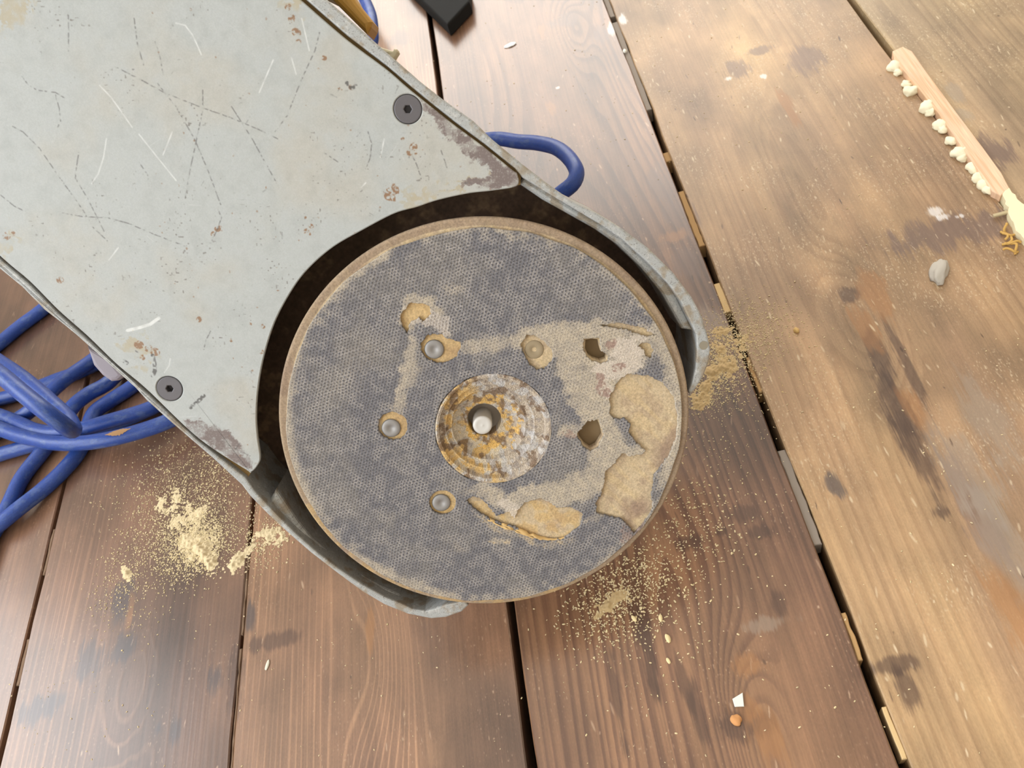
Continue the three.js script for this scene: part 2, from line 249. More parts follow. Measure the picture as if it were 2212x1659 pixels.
const rimInner = [[-10.5,-88.4],[-14.7,-89.8],[-19.2,-90.7],[-24.3,-92.6],[-29.3,-94],[-35.2,-92.9],[-39.4,-90.4],[-47.9,-86.2],[-58.1,-79.4],[-68.3,-71],[-77.6,-62.5],[-86.6,-52.7],[-94.1,-43.4],[-103.1,-31.6],[-106.6,-24.9],[-125.5,-7.1],[-144.7,14.9],[-155.4,26.1],[-165.7,38.3],[-176.1,49.6],[-185.8,62],[-195.6,72.2],[-225.2,105.3],[-248.7,131.9],[-262,159.7],[-257,194],[-236.6,226.2],[-205.6,244.8],[-174.3,246.5],[-143.6,233.7],[-107.4,204.6],[-66.3,169.3],[-50.9,156.2],[-35.9,145.1],[-28.3,138.8],[-21.7,133.5],[-10.4,124.8],[0.9,116.7],[12.8,107.5],[15.8,103.9],[26.6,97.4],[36.9,91.5],[47.2,85.6],[56.8,79.3],[67.5,70],[77,60.7],[82.7,53.2],[87.4,44.4],[90.1,39.1],[90.9,33],[91,23.7],[89.8,17.2],[88.6,13.7]];
const plateEdge = [[-67.8,168.9],[-51.5,155.2],[-36.5,144.3],[-29,138],[-22.4,132.8],[-11.1,124.1],[0.2,116],[11.7,107],[13.7,105.4],[13.7,100.9],[4.6,99.1],[-6,97.9],[-18.2,95.3],[-26.7,92.6],[-35.7,90.1],[-48.2,83.9],[-61.2,76.7],[-72.1,67.7],[-79.8,58.3],[-87.6,45.3],[-93.4,30.4],[-97,16.7],[-98.9,4.1],[-99.2,-5.7],[-98.9,-14.6],[-100.2,-18.3],[-103.3,-21.6],[-105.9,-20.5],[-124.9,-5.4],[-144,16.9],[-154.7,27.8],[-165,40.1],[-175.3,51.3],[-185,63.5],[-194.8,73.6],[-224.2,106.7],[-246.8,133.1],[-259.7,160.4],[-255.2,193.4],[-235.4,224.8],[-204.9,243.2],[-174.3,244.9],[-144.1,232.2],[-108,203.2]];
const X0 = -330, Y0 = -70, PW = 400, PH = 420;                               // rectangle of the cover plate's painted texture, mm
const paintScratch = {
  dark: [[[-180.8,123.4],[-177.2,121.3],[-172,115.3],[-165.9,104],[-158.9,91.5],[-156.2,85.1],[-151.2,79.6]], [[-167.2,90.6],[-159.2,89.1],[-150.2,88.8],[-142.3,86.6],[-132.8,82.3],[-120.5,77.3]], [[-138.5,144.8],[-128.8,139.8],[-121.4,135.7],[-108.9,130.7],[-96.9,126.5],[-86.7,122.2],[-79.8,118.8]], [[-123.6,139],[-117.7,130.7],[-112,118.8],[-108,106.6],[-104.4,93.2]], [[-106.8,136.6],[-107.5,129.9],[-111.1,118.8],[-115.2,106.6],[-118.3,95.9]], [[-129.3,161.7],[-129.3,152.9],[-128,145.6]], [[-153.2,163.2],[-155.2,150.4]], [[-122.6,153.7],[-121.5,148.9],[-121.1,142.3]], [[-162.6,134.8],[-162,129.8],[-162.3,125.3]], [[-174,141.4],[-172.4,138.6],[-169.3,136.5],[-162.5,135.7],[-159.3,133.7]], [[-60.9,157.1],[-63.1,150.7],[-69.2,140],[-75.5,127.3],[-81.4,120.5]], [[-105.9,92.3],[-104.8,88.6],[-106.8,84.1],[-110.2,78.5]], [[-157.2,113.6],[-158.9,108.4],[-160,104],[-156.4,96],[-151.9,83.3]], [[-44.6,121.4],[-43.4,117],[-44.2,111.8],[-46.2,107.4]], [[-27.8,112.7],[-26.1,109.1],[-24.8,105.1]], [[-16.3,114.4],[-15.1,110.9],[-14.2,107.9]], [[-114.2,42.1],[-116.5,38.2],[-117.9,34.2]], [[-103.2,-14.1],[-110.8,-9.7],[-115.5,-6.4]], [[-106.6,-7.6],[-110.1,-11.9]], [[-190.3,97.8],[-185.7,93.4],[-181.6,91.2]], [[-190.7,33.7],[-183.5,31.7]], [[-62.2,113.6],[-57,110.1]], [[-134.5,110.1],[-131.6,104.8]], [[-96.5,130.7],[-89.7,118.8],[-81.3,101.2]]],
  pale: [[[-145.5,138.2],[-141.8,134],[-138.3,128.1],[-135.4,123.1]], [[-145.8,118.8],[-147.9,111.9],[-150.9,105.7],[-154,101.9]], [[-120.2,121.4],[-123,116.2],[-124.9,112.7]], [[-114.1,160.2],[-110.7,159.4],[-108.5,156.2],[-107.2,153],[-105.9,149.2]], [[-149,42.4],[-143.5,43.7],[-138.6,45.2],[-134.8,47.8]], [[-135.5,24.2],[-133.2,27.2],[-132.3,30.3]], [[-72.1,148.2],[-70.8,142.4]], [[-67.2,161.9],[-66.2,156.3],[-65.2,150.7]], [[-147.3,76.8],[-151.8,71.8]], [[-133.1,120.5],[-127.1,111.8],[-121,103.1]], [[-79.1,147.4],[-85.4,135.8]], [[-38.4,118.8],[-40.2,111.8]], [[-46.5,102.1],[-48.4,100.3]]],
  gouge: [[[-120.2,13.8],[-123.5,10.7],[-126.3,8.6]], [[-139.4,31.7],[-139.1,28.3],[-139.3,25.2],[-140.5,22.8]], [[-51.6,139.2],[-49.9,137.5],[-48.5,138.2]], [[-151.6,29.4],[-150.6,28.6]]],
};
const rust = [[-27.1,115.6,7],[-26.5,113.9,4],[-36.6,98.5,14],[-35.4,96.7,8],[-28.7,113.5,5],[-85.9,46.9,3],[-90.2,38,3],[-93.9,33,4],[-92.3,44,4],[-84.9,58.6,3],[-69.3,85.2,4],[-71.4,83,5],[-70.3,82.1,3],[-74.8,79.3,2],[-118.4,47.1,5],[-106,38.1,3],[-97.6,45,3],[-106.8,84.1,5],[-108.8,82.2,4],[-105.8,85,3],[-70.5,99.4,3],[-172.5,63.8,6],[-144.5,36.4,8],[-140.9,34.9,7],[-138.2,33.3,8],[-143.7,30.9,5],[-71.3,88.6,2],[-190.8,81.6,7],[-188,82.5,4],[-72,165.9,5],[-71,161.9,6],[-69.6,157.1,7],[-69,153.9,4],[-54.4,137.5,4],[-49.9,137.8,5],[-59.8,148.2,4],[-31.2,118.8,3],[-97.1,9.4,2],[-98.5,24.9,2]];
const grime = [[[-20.1,127.4],[-14.8,120.5],[-7.7,115.3],[-5.9,110.9],[1.4,109.1],[4.1,106.5],[1.3,104.3],[-7.9,102.5],[-9.8,100.4],[3.1,99.5],[13.7,100.7],[13.7,105.4],[6.9,110.7],[-4,118.8],[-14.7,126.4],[-20,130.5]], [[-25.2,133.3],[-20.1,127.4],[-14.7,124.3],[-22.6,133.2]], [[-110.2,-3.2],[-105,-11.9],[-102.9,-20.7],[-107.8,-19.1],[-124.4,-5.4],[-129.5,1.2],[-125.3,3.3]]];
const ochreGrime = [[[-67.7,169.8],[-65.7,163.5],[-66.9,158.7],[-69.6,157.1],[-71,161.9],[-73.1,167.4]], [[-152.8,38.4],[-144.1,39.4],[-137.8,36.3],[-137.8,29.3],[-145.7,27.3],[-150.8,32.4]], [[-35.9,93.9],[-26.5,97.5],[-15.3,101.1],[-0.5,103.8],[3.2,106.5],[2.2,102.5],[-8,99.3],[-19.1,95.7],[-30.4,91.2]], [[-193.1,82.5],[-187.5,83.4],[-185.8,77.9],[-190.8,75.1],[-194.5,75.1]], [[-175.4,169.3],[-163.9,167.8],[-170.3,159.9],[-177.7,156.8],[-179.1,158.3]]];
const TW = 1600, TH = 1680;
const mDark = maskCanvas(TW, TH, X0, Y0, PW, PH, (g) => {
  for (const s of paintScratch.dark) line(g, s, 0.42, 165);
  for (const s of paintScratch.gouge) line(g, s, 1.6, 235);
  for (let i = 0; i < 240; i++) { const x = rr(X0, X0 + PW), y = rr(Y0, Y0 + PH), a = rr(0, 6.3), l = rr(0.3, 3.2); line(g, [[x, y], [x + Math.cos(a) * l, y + Math.sin(a) * l]], rr(0.15, 0.6), Math.floor(rr(60, 190))); }
});
const mPale = maskCanvas(TW, TH, X0, Y0, PW, PH, (g) => {
  for (const s of paintScratch.pale) line(g, s, 0.5, 190);
  line(g, [[-148.3,42.6],[-143.5,43.7],[-138.6,45.2],[-134.8,47.8]], 1.3, 235);
  for (let i = 0; i < 110; i++) { const x = rr(X0, X0 + PW), y = rr(Y0, Y0 + PH), a = rr(0, 6.3), l = rr(1, 9); line(g, [[x, y], [x + Math.cos(a) * l, y + Math.sin(a) * l]], rr(0.12, 0.3), Math.floor(rr(50, 160))); }
});
const mRust = maskCanvas(TW, TH, X0, Y0, PW, PH, (g) => { for (const [x, y, r] of rust) { g.fillStyle = '#fff'; g.beginPath(); g.ellipse(x, y, r * 0.26, r * 0.22, x, 0, 7); g.fill(); } for (let i = 0; i < 260; i++) { const x = rr(-130, 70), y = rr(-40, 170); g.fillStyle = '#aaa'; g.beginPath(); g.ellipse(x, y, rr(0.15, 0.5), rr(0.15, 0.6), 0, 0, 7); g.fill(); } });
const mGrime = maskCanvas(TW / 4, TH / 4, X0, Y0, PW, PH, (g) => { for (const p of grime) poly(g, p, 255); });
const mOchre = maskCanvas(TW / 4, TH / 4, X0, Y0, PW, PH, (g) => { for (const p of ochreGrime) poly(g, p, 255); });
const paintTex = texture(TW, TH, (i, j, o) => {
  const x = X0 + i / TW * PW, y = Y0 + j / TH * PH, k = j * TW + i;
  const b = fbm(x * 0.03 + 9, y * 0.03), f = fbm(x * 0.25, y * 0.25 + 40), g = noise(x * 3.1, y * 3.1);
  o[0] = 172; o[1] = 176; o[2] = 176; mix3(o, [177, 173, 164], smooth(0.45, 0.75, b) * 0.6); mix3(o, [160, 164, 166], smooth(0.5, 0.85, f) * 0.4); mix3(o, [110, 106, 102], smooth(0.86, 0.95, noise(x * 1.1 + 60, y * 1.1)) * smooth(0.5, 0.7, fbm(x * 0.08, y * 0.08 + 9)) * 0.7);
  const q = 1 + (g - 0.5) * 0.05 + (f - 0.5) * 0.10; o[0] *= q; o[1] *= q; o[2] *= q;
  const wx = (fbm(x * 0.35 + 3, y * 0.35) - 0.5) * 16, wy = (fbm(x * 0.35 + 70, y * 0.35) - 0.5) * 16, u = (x + wx - X0) / PW, v = (y + wy - Y0) / PH;
  mix3(o, [168, 152, 120], sampleMask(mOchre, TW / 4, TH / 4, u, v) * smooth(0.25, 0.7, f) * 0.55);
  mix3(o, [116, 104, 102], sampleMask(mGrime, TW / 4, TH / 4, (x + wx * 0.3 - X0) / PW, (y + wy * 0.3 - Y0) / PH) * clamp(0.45 + 0.7 * smooth(0.3, 0.6, f) - 0.5 * smooth(0.6, 0.9, g)));
  mix3(o, [128, 90, 62], mRust[k] / 255 * smooth(0.42, 0.6, fbm(x * 1.1, y * 1.1)) * 0.8);
  mix3(o, [74, 72, 72], mDark[k] / 255 * smooth(0.2, 0.75, noise(x * 1.3, y * 1.3)) * 0.85);
  mix3(o, [226, 228, 228], mPale[k] / 255 * (0.4 + 0.6 * noise(x * 0.6 + 8, y * 0.6)) * 0.9);
}, { wrap: false });
const paintBump = texture(512, 512, (i, j, o) => { o[0] = o[1] = o[2] = 255 * (fbm(i * 0.09, j * 0.09) * 0.6 + noise(i * 0.6, j * 0.6) * 0.4); }, { srgb: false });
paintBump.repeat.set(8, 8);
const platePaint = std({ map: paintTex, roughness: 0.46, metalness: 0.0, bumpMap: paintBump, bumpScale: 0.00003 });
// cast housing: worn grey paint with tan dust, uv in metres
const castTex = texture(512, 512, (i, j, o) => {
  const f = fbm(i * 0.025, j * 0.025), g = noise(i * 0.5, j * 0.5), h = fbm(i * 0.09 + 50, j * 0.09);
  o[0] = 168; o[1] = 170; o[2] = 170; mix3(o, [196, 196, 194], smooth(0.55, 0.8, h) * 0.7); mix3(o, [140, 122, 98], smooth(0.5, 0.72, f) * 0.6); mix3(o, [104, 100, 98], smooth(0.72, 0.9, g) * 0.6);
});
castTex.repeat.set(14, 14);
const castMat = std({ map: castTex, roughness: 0.5, metalness: 0.1 });
const dirtTex = texture(512, 512, (i, j, o) => { const f = fbm(i * 0.03, j * 0.03), g = fbm(i * 0.12, j * 0.12); o[0] = 92; o[1] = 72; o[2] = 58; mix3(o, [138, 112, 84], smooth(0.52, 0.75, f) * 0.6); const k = 0.8 + 0.4 * g; o[0] *= k; o[1] *= k; o[2] *= k; });
dirtTex.repeat.set(10, 10);
const dirtMat = std({ map: dirtTex, roughness: 0.95 });
const greaseMat = std({ color: 0x8f7448, roughness: 0.8 });
const mm = 0.001;
{
  const wall = V2([...rimOuter, ...rimInner]);
  mesh('housing', planar(extr(wall, -5 * mm, 42 * mm, 0.8 * mm, [], 2), 1, 0.7), castMat, sander);
  const tip = [[-11.9,-108.7],[1.7,-98.1],[23.2,-93.1],[46.7,-80.1],[64.8,-57],[77.6,-29.7],[87.7,-5.7]];
  mesh('housing_back', planar(extr(V2([...rimOuter, ...tip.slice(1, -1)]), -44 * mm, 4 * mm)), dirtMat, sander);
  // ledge the cover plate is screwed to, seen in the groove between plate and rim
  mesh('ledge', planar(extr(V2([[-66.9,170.1],[-51.4,156.8],[-36.2,145.8],[-28.6,139.4],[-21.9,134.2],[-10.5,125.4],[0.9,117.2],[12.9,107.9],[15.5,105.9],[15.2,101],[4.7,99.6],[-6,98.7],[-18.4,96.3],[-36.1,91.4],[-48.8,85.1],[-62.6,77.7],[-74.1,68.2],[-82.1,58.4],[-90,45],[-96.1,29.5],[-100,15.4],[-101.8,2.7],[-102.1,-7.2],[-101.7,-16.2],[-103,-20.9],[-106.8,-26.6],[-126.7,-8.7],[-146.1,13.3],[-156.9,24.6],[-167.3,36.9],[-177.8,48.5],[-187.6,60.9],[-197.5,71.4],[-227.3,104.8],[-251.1,131.7],[-264.4,160.1],[-259.4,194.7],[-238.8,227.2],[-207.5,245.9],[-175.9,247.6],[-144.9,234.7],[-108.4,205.4]]), -8 * mm, 5 * mm)), greaseMat, sander);
  // thickened inner lips of the two arms that reach round the disc
  mesh('arm_lip', planar(extr(V2([[-95.3,-33.1],[-92.4,-38.2],[-87,-48.9],[-80.9,-58.5],[-71.4,-68.7],[-61.2,-77.1],[-50.7,-84],[-41.7,-88.9],[-38,-94.4],[-46.7,-91.8],[-59,-84.6],[-69.3,-76],[-80,-66.1],[-89.2,-56],[-96.8,-46.5],[-98.7,-38.8]]), -10 * mm, 26 * mm, 2 * mm, [], 3), 1, 0.7), castMat, sander);
  mesh('arm_lip', planar(extr(V2([[14.4,101.5],[24.3,94.9],[34.6,89.3],[46.3,82.9],[55.8,76.4],[66.3,66.7],[75.5,56],[81.2,46.8],[85.2,40.2],[90.5,39.4],[86.8,46.7],[79.7,59.2],[69.3,70.2],[58.4,79.8],[48.1,85.9],[37.6,91.9],[27.3,98],[16.7,104.4]]), -10 * mm, 26 * mm, 2 * mm, [], 3), 1, 0.7), castMat, sander);
  const screwAt = [[-28.8,129.8],[-134.3,17]], R = 5.6 * mm;
  const plate = mesh('cover_plate', boxUV(extr(spline(V2(plateEdge), 420, true).slice(0, -1), -4 * mm, 2.2 * mm, 0.35 * mm, screwAt.map(([x, y]) => circle(x * mm, y * mm, R)), 1), X0 * mm, Y0 * mm, PW * mm, PH * mm), platePaint, sander);
  plate.userData.label = 'flat grey cover plate scratched and rust spotted';
  const screwMat = std({ color: 0x625f63, roughness: 0.5, metalness: 0.35 }), socketMat = std({ color: 0x625f63, roughness: 0.6 });
  for (const [x, y] of screwAt) {
    const hex = Array.from({ length: 6 }, (_, i) => new THREE.Vector2(Math.cos(i * Math.PI / 3) * 1.55 * mm, Math.sin(i * Math.PI / 3) * 1.55 * mm));
    const s = mesh('screw', planar(extr(circle(0, 0, R * 0.97, 40), -4.1 * mm, 4 * mm, 0.4 * mm, [hex], 2)), screwMat, sander); s.position.set(x * mm, y * mm, 0);
    s.userData.label = 'dark countersunk socket screw';
    const c = mesh('socket', new THREE.CylinderGeometry(1.7 * mm, 1.7 * mm, 0.6 * mm, 16).rotateX(Math.PI / 2).translate(0, 0, -7.6 * mm), socketMat, s); c.name = 'socket';
  }
  // little plugged hole on the end of one arm
  const [[hx, hy]] = [[93.8,34.2]];
  mesh('pin', new THREE.CylinderGeometry(1.9 * mm, 1.9 * mm, 3 * mm, 20).rotateX(Math.PI / 2).translate(hx * mm, hy * mm, -6.3 * mm), std({ color: 0x8c8474, roughness: 0.7 }), sander);
  // lugs cast on the outside of the housing
  mesh('lug', planar(extr(V2([[-172.5,32.9],[-171.1,24.1],[-168,19.5],[-164.4,16.5],[-161.2,16.9],[-158.2,19.4],[-162.7,27.2]]), -16 * mm, 14 * mm, 2 * mm, [], 3), 1, 0.7), std({ color: 0x8e8894, roughness: 0.5 }), sander);
  mesh('lug', planar(extr(V2([[-43.9,155.1],[-39.3,153.3],[-35.3,152.1],[-34.7,153],[-33.6,152.8],[-33.3,151.8],[-34.5,150.1],[-35.4,148.7],[-41.4,150.7]]), -18 * mm, 10 * mm, 1 * mm, [], 2), 1, 0.7), std({ color: 0xcfc7ac, roughness: 0.6 }), sander);
  // motor, end cap and the handles that it lies on
  const [[mx, my]] = [[-142.7,128.3]];
  const motorMat = std({ color: 0x8d9190, roughness: 0.45, metalness: 0.2 });
  const prof = [[0, -44], [84, -44], [84, -60], [76, -66], [74, -190], [70, -200], [60, -212], [58, -236], [40, -246], [0, -248]].map(([r, z]) => new THREE.Vector2(r * mm, -z * mm));
  sander.updateMatrixWorld(true);
  const end = sander.localToWorld(new THREE.Vector3(mx * mm, my * mm, -225 * mm)), side = new THREE.Vector3(1, 0, 0);
  const hw = [[-0.045, 0.02], [-0.075, -0.02], [-0.08, null], [0.08, null], [0.075, -0.02], [0.045, 0.02]].map(([dx, dy]) => end.clone().addScaledVector(side, dx).setY(dy === null ? 0.0115 : end.y + dy));
  hw[2].z -= 0.03; hw[3].z -= 0.03;
  mesh('rear_handle', new THREE.TubeGeometry(new THREE.CatmullRomCurve3(hw, false, 'centripetal'), 60, 0.011, 14).applyMatrix4(sander.matrixWorld.clone().invert()), std({ color: 0x8f9392, roughness: 0.5 }), sander);
  mesh('motor', new THREE.LatheGeometry(prof, 48).rotateX(-Math.PI / 2).translate(mx * mm, my * mm, 0), motorMat, sander);
}
// ---------------------------------------------------------------- the sanding disc
{
  const disc = group('sanding_disc', sander); disc.userData.label = 'worn round sanding pad with torn grey fabric face';
  const R = 88.8 * mm, RF = 85.2 * mm;
  const torn = {
    crescent: [[-34.9,48],[-33.3,51.1],[-29.7,54.6],[-25.4,54],[-22.4,52.8],[-21.9,50.1],[-23.1,48],[-25.2,46.6],[-27.3,48],[-30,46.2],[-31.5,43.5],[-31.9,41.5],[-33.6,43.5]],
    rivetA: [[-26.3,37.3],[-23.3,40.7],[-18.5,41.1],[-16.2,39.5],[-10.3,37.6],[-10,35.2],[-12.2,30.8],[-16.5,28.6],[-21,28.7],[-24.4,30.9],[-26.6,34.1]],
    rivetD: [[15.6,37.2],[17.4,40.4],[20.5,40.4],[25.1,37.6],[28.7,33.5],[28.4,28.9],[25.3,25.7],[21.7,25.3],[18.8,28.2],[16,33.6]],
    holeE: [[41.8,38.5],[44.5,39.2],[48.1,38.8],[48.8,35.2],[49.6,32.8],[52.8,30.9],[52.3,28.7],[49.4,27.7],[45.6,28.8],[43,31],[41.6,34.3]],
    holeF: [[39.9,-3.7],[42.5,-0.3],[44.2,2],[49.2,2.4],[50.8,-1.5],[51.7,-5.4],[48.8,-10.7],[46,-12],[43.1,-10],[40.4,-6.1]],
    spotG: [[65,35.5],[66.9,37.1],[69.6,36.3],[71.4,33.4],[70.7,30],[68.3,30.8],[67.4,33.9]],
    bare: [[61,23.1],[58.9,21.7],[55.8,18.4],[55,15.7],[53.5,12.4],[54,9.1],[53.9,5.3],[55.6,2.9],[60.5,2.9],[63,0.3],[62.8,-4],[66.7,-9],[70.5,-12.3],[68.3,-13.8],[63.6,-14.6],[59.9,-13],[56.8,-17.6],[53.1,-22],[52.5,-27.5],[51.2,-33.1],[49,-36.7],[49.8,-41.7],[55.7,-44.1],[61.2,-44.9],[66.8,-52.1],[69.8,-49.4],[72.9,-44.4],[75.2,-39.8],[73.9,-35],[74.6,-24.2],[76.7,-20.9],[80.8,-14.6],[83.6,-5.9],[83.8,3.7],[81.3,12.2],[76.1,19.3],[69.6,22.2]],
    slot: [[-8.6,-34.6],[-5.9,-33.1],[-2,-34],[1.8,-38.8],[4.3,-42.5],[10.3,-41.2],[12.8,-44.2],[14.9,-39.2],[17.5,-36.3],[24.5,-34.4],[29.3,-37.1],[31.9,-39.2],[37.2,-38.6],[43.8,-42.3],[42.1,-49],[34.2,-54.7],[29.6,-55.3],[20.8,-53.1],[13.6,-48.6],[4.3,-45.5],[-2.1,-41.7],[-6.6,-37.3]],
    lipH: [[47.1,44.6],[56.8,45.5],[66.6,42.9],[72.2,40],[67.9,39.3],[58.8,42.5]],
  };
  const [[hx, hy], [bx, by]] = [[3.5,-1.4],[-0.5,-0.5]], RH = 25.2 * mm;
  const [[r1x, r1y], [r2x, r2y], [r3x, r3y], [r4x, r4y]] = [[-21.1,34.3],[-40.7,-0.7],[-20,-36.3],[21,33.8]];
  const [[c2x, c2y], [c3x, c3y]] = [[-39.7,0.5],[-19.3,-35.8]];
  const hub = circle(hx * mm, hy * mm, RH, 64, 0.03);
  const fray = (k, a = 0.5) => jag(V2(torn[k]), a * mm, 0.7 * mm, k.length * 31);
  const holes = [hub, ...Object.keys(torn).map((k) => fray(k)), circle(c2x * mm, c2y * mm, 6.4 * mm, 40, 0.12, 5), circle(c3x * mm, c3y * mm, 5.9 * mm, 40, 0.05, 9)];
  // fabric face texture
  const N = 1600, S = 180, U0 = -90;
  const strokes = [
    [[[-31.8,45.5],[-29.5,55.2],[-22,54.2],[-15.5,47.3],[-15.6,42.4]], 26, 230], [[[-30.1,38.6],[-32.5,27.6],[-35.9,15.3],[-37.6,7]], 26, 200], [[[-27.6,27.5],[-30.8,19.4]], 12, 180], [[[-35.7,-4.6],[-29.8,-6.9]], 10, 150], [[[-9,35.8],[2.6,36.3],[15.2,38.2]], 30, 170],
    [[[15.2,38.2],[29.7,42.1],[47.2,42.6],[64.7,40.5]], 40, 235], [[[32.8,31.1],[39,16.7],[45.4,4.1]], 44, 220], [[[47.7,24.9],[52.1,12.4],[48.4,4.1],[54.8,-6.7]], 56, 240], [[[55.2,36],[63.2,30.9],[57.6,23.8],[47.8,22.8]], 62, 255], [[[59.2,-15.4],[47.3,-26.4],[33,-32.4],[16.5,-35.4]], 70, 235], [[[74.5,39.8],[81.8,22.5],[85.8,3.7],[84.9,-13.6],[81.4,-24.5]], 46, 235], [[[25.9,38.2],[41.6,33],[49.2,41]], 60, 235], [[[41.1,14.6],[48.2,8.3],[51.1,-17.5]], 66, 235], [[[70.3,-12.3],[59.3,-17.6],[51.2,-19.7]], 46, 235],
    [[[-1,-29.8],[7.2,-35.3],[12.8,-40.5]], 36, 240], [[[-12.2,-30.5],[-2,-31.1]], 20, 160], [[[33.4,-1.7],[39.5,-2.2]], 26, 230], [[[-16.1,59.9],[-7.6,59.3]], 14, 180], [[[58.7,44.9],[77.1,28.7]], 18, 150],
    [[[1.9,-54.9],[10.3,-56.9]], 14, 255], [[[-6.2,-41.4],[8.2,-50.8],[27.1,-58.1],[39.7,-55.5]], 12, 190], [[[51.9,-42.2],[43.7,-45.6]], 14, 170], [[[77.8,-56.5],[59.1,-65.7],[42.4,-77.9]], 20, 120],
    [[[-80.3,33.9],[-85.8,9.6],[-85.3,-15.9],[-78.8,-35.9]], 26, 120], [[[-60.9,-60.2],[-40.6,-73.6],[-15.4,-83.7]], 18, 130], [[[-67.3,55.4],[-57.3,64.9],[-39.9,76]], 26, 130], [[[65.9,56.6],[76.4,40.8]], 26, 150], [[[4.9,83.2],[29.1,80.4]], 12, 90],
    [[[-51.5,33.7],[-60.3,15.5]], 70, 66], [[[-9.8,-8.1],[-14.2,-25.6]], 60, 60], [[[-39.4,-45.5],[-14.9,-62.1]], 60, 40], [[[2.8,56.9],[-12.6,47.3]], 60, 50],
  ];
  const MS = 400, blur = (m, r) => { let a = Float32Array.from(m), b = new Float32Array(m.length); for (let pass = 0; pass < 2; pass++) { for (const [st, cr] of [[1, MS], [MS, 1]]) { for (let q = 0; q < MS; q++) { let acc = 0; for (let k = -r; k < MS; k++) { if (k + r < MS) acc += a[q * cr + (k + r) * st]; if (k - r - 1 >= 0) acc -= a[q * cr + (k - r - 1) * st]; if (k >= 0) b[q * cr + k * st] = acc / (2 * r + 1); } } [a, b] = [b, a]; } } return a; }, mDust = maskCanvas(MS, MS, U0, U0, S, S, (g) => { for (const [p, w, a] of strokes) line(g, p, w * 0.2, a); }); const sDust = blur(mDust, 3);
  const mPulp = maskCanvas(MS, MS, U0, U0, S, S, (g) => { line(g, [[57.2,34.9],[63.7,29.8],[58.6,24.8],[49.7,24.9]], 9, 255); line(g, [[49.8,20.8],[52.4,14.5]], 6, 200); line(g, [[-30.7,49.4],[-22.2,47.4],[-16.5,45.4]], 7, 190); line(g, [[8.3,-35.9],[12.8,-41.2]], 5, 230); line(g, [[62.9,38.9],[68.7,39.3]], 4, 220); });
  const mRed = maskCanvas(MS, MS, U0, U0, S, S, (g) => { line(g, [[48.8,21.8],[50,15.6],[52,14.5]], 4, 255); line(g, [[52.2,36],[53.2,37]], 4, 255); line(g, [[55.6,25.8],[58.5,26.8]], 3, 255); line(g, [[66.7,-47],[64.9,-54]], 9, 160); line(g, [[35.5,-3.3],[37.5,-4.4]], 4, 180); });
  const ang = 0.32, ca = Math.cos(ang), sa = Math.sin(ang), P = 1.55;        // weave pitch, mm
  const weave = (x, y) => { const a = x * ca + y * sa, b = -x * sa + y * ca, row = Math.floor(b / P * 1.25); const u = a / P + (row & 1) * 0.5; const du = (u - Math.floor(u) - 0.5), dv = (b / P * 1.25 - row - 0.5); return clamp(1 - Math.hypot(du * 1.5, dv * 1.15) * 2); };
  const hB = new Float32Array(N * N);
  const face = texture(N, N, (i, j, o) => {
    const x = U0 + i / N * S, y = U0 + j / N * S, r = Math.hypot(x, y);
    const w = weave(x + (fbm(x * 0.15, y * 0.15) - 0.5) * 1.4, y + (fbm(x * 0.15 + 40, y * 0.15) - 0.5) * 1.4), f = fbm(x * 0.3, y * 0.3), g = noise(x * 2.6, y * 2.6), b = fbm(x * 0.06 + 5, y * 0.06 + 5), h = noise(x * 6, y * 6), gr = noise((x * ca + y * sa) * 0.8, (-x * sa + y * ca) * 4.5);
    o[0] = 96; o[1] = 95; o[2] = 101; mix3(o, [116, 112, 110], smooth(0.4, 0.7, b) * 0.8); mix3(o, [73, 73, 83], smooth(0.55, 0.8, f) * 0.5);
    mix3(o, [172, 165, 158], (1 - w) * (1 - w) * (0.3 + 0.6 * smooth(0.3, 0.75, f)) * (0.3 + 0.7 * h)); mix3(o, [48, 48, 56], smooth(0.45, 0.9, w) * 0.55);
    const wx = (f - 0.5) * 6 + (g - 0.5) * 1.2, wy = (fbm(x * 0.3 + 90, y * 0.3) - 0.5) * 6 + (noise(x * 2.6 + 33, y * 2.6) - 0.5) * 1.6, u = (x + wx - U0) / S, v = (y + wy - U0) / S;
    const mk = sampleMask(sDust, MS, MS, u, v) + smooth(77, 88, r + (f - 0.5) * 12) * 0.5, th = 0.12 + 0.5 * (g * 0.3 + gr * 0.25 + h * 0.2 + w * 0.25); let d = smooth(th - 0.22, th + 0.3, mk) * clamp(0.35 + mk * 0.7);
    mix3(o, [182, 169, 150], clamp(d) * (0.7 + 0.22 * smooth(0.4, 0.65, fbm(x * 0.5 + 30, y * 0.5))) * (1 - 0.6 * smooth(0.4, 0.95, w)));
    if (y < -40 && x > -15 && x < 40) mix3(o, [206, 172, 118], sampleMask(mDust, MS, MS, u, v) * smooth(0.4, 0.7, f) * 0.4);
    mix3(o, [196, 184, 172], sampleMask(mPulp, MS, MS, u, v) * (0.5 + 0.5 * g)); mix3(o, [142, 116, 106], sampleMask(mRed, MS, MS, (x + wx * 0.4 - U0) / S, (y + wy * 0.4 - U0) / S) * smooth(0.3, 0.6, fbm(x * 0.9 + 12, y * 0.9)) * 0.8);
    const q = 1 + (h - 0.5) * 0.22 + (gr - 0.5) * 0.14; o[0] *= q; o[1] *= q; o[2] *= q;
    hB[j * N + i] = clamp(w * (1 - 0.7 * d) * 0.55 + g * 0.25 + h * 0.2);
  }, { wrap: false });
  const faceBump = texture(N / 2, N / 2, (i, j, o) => { o[0] = o[1] = o[2] = 255 * hB[2 * j * N + 2 * i]; }, { srgb: false, wrap: false });
  const faceMat = std({ map: face, bumpMap: faceBump, bumpScale: 0.0005, roughness: 0.92 });
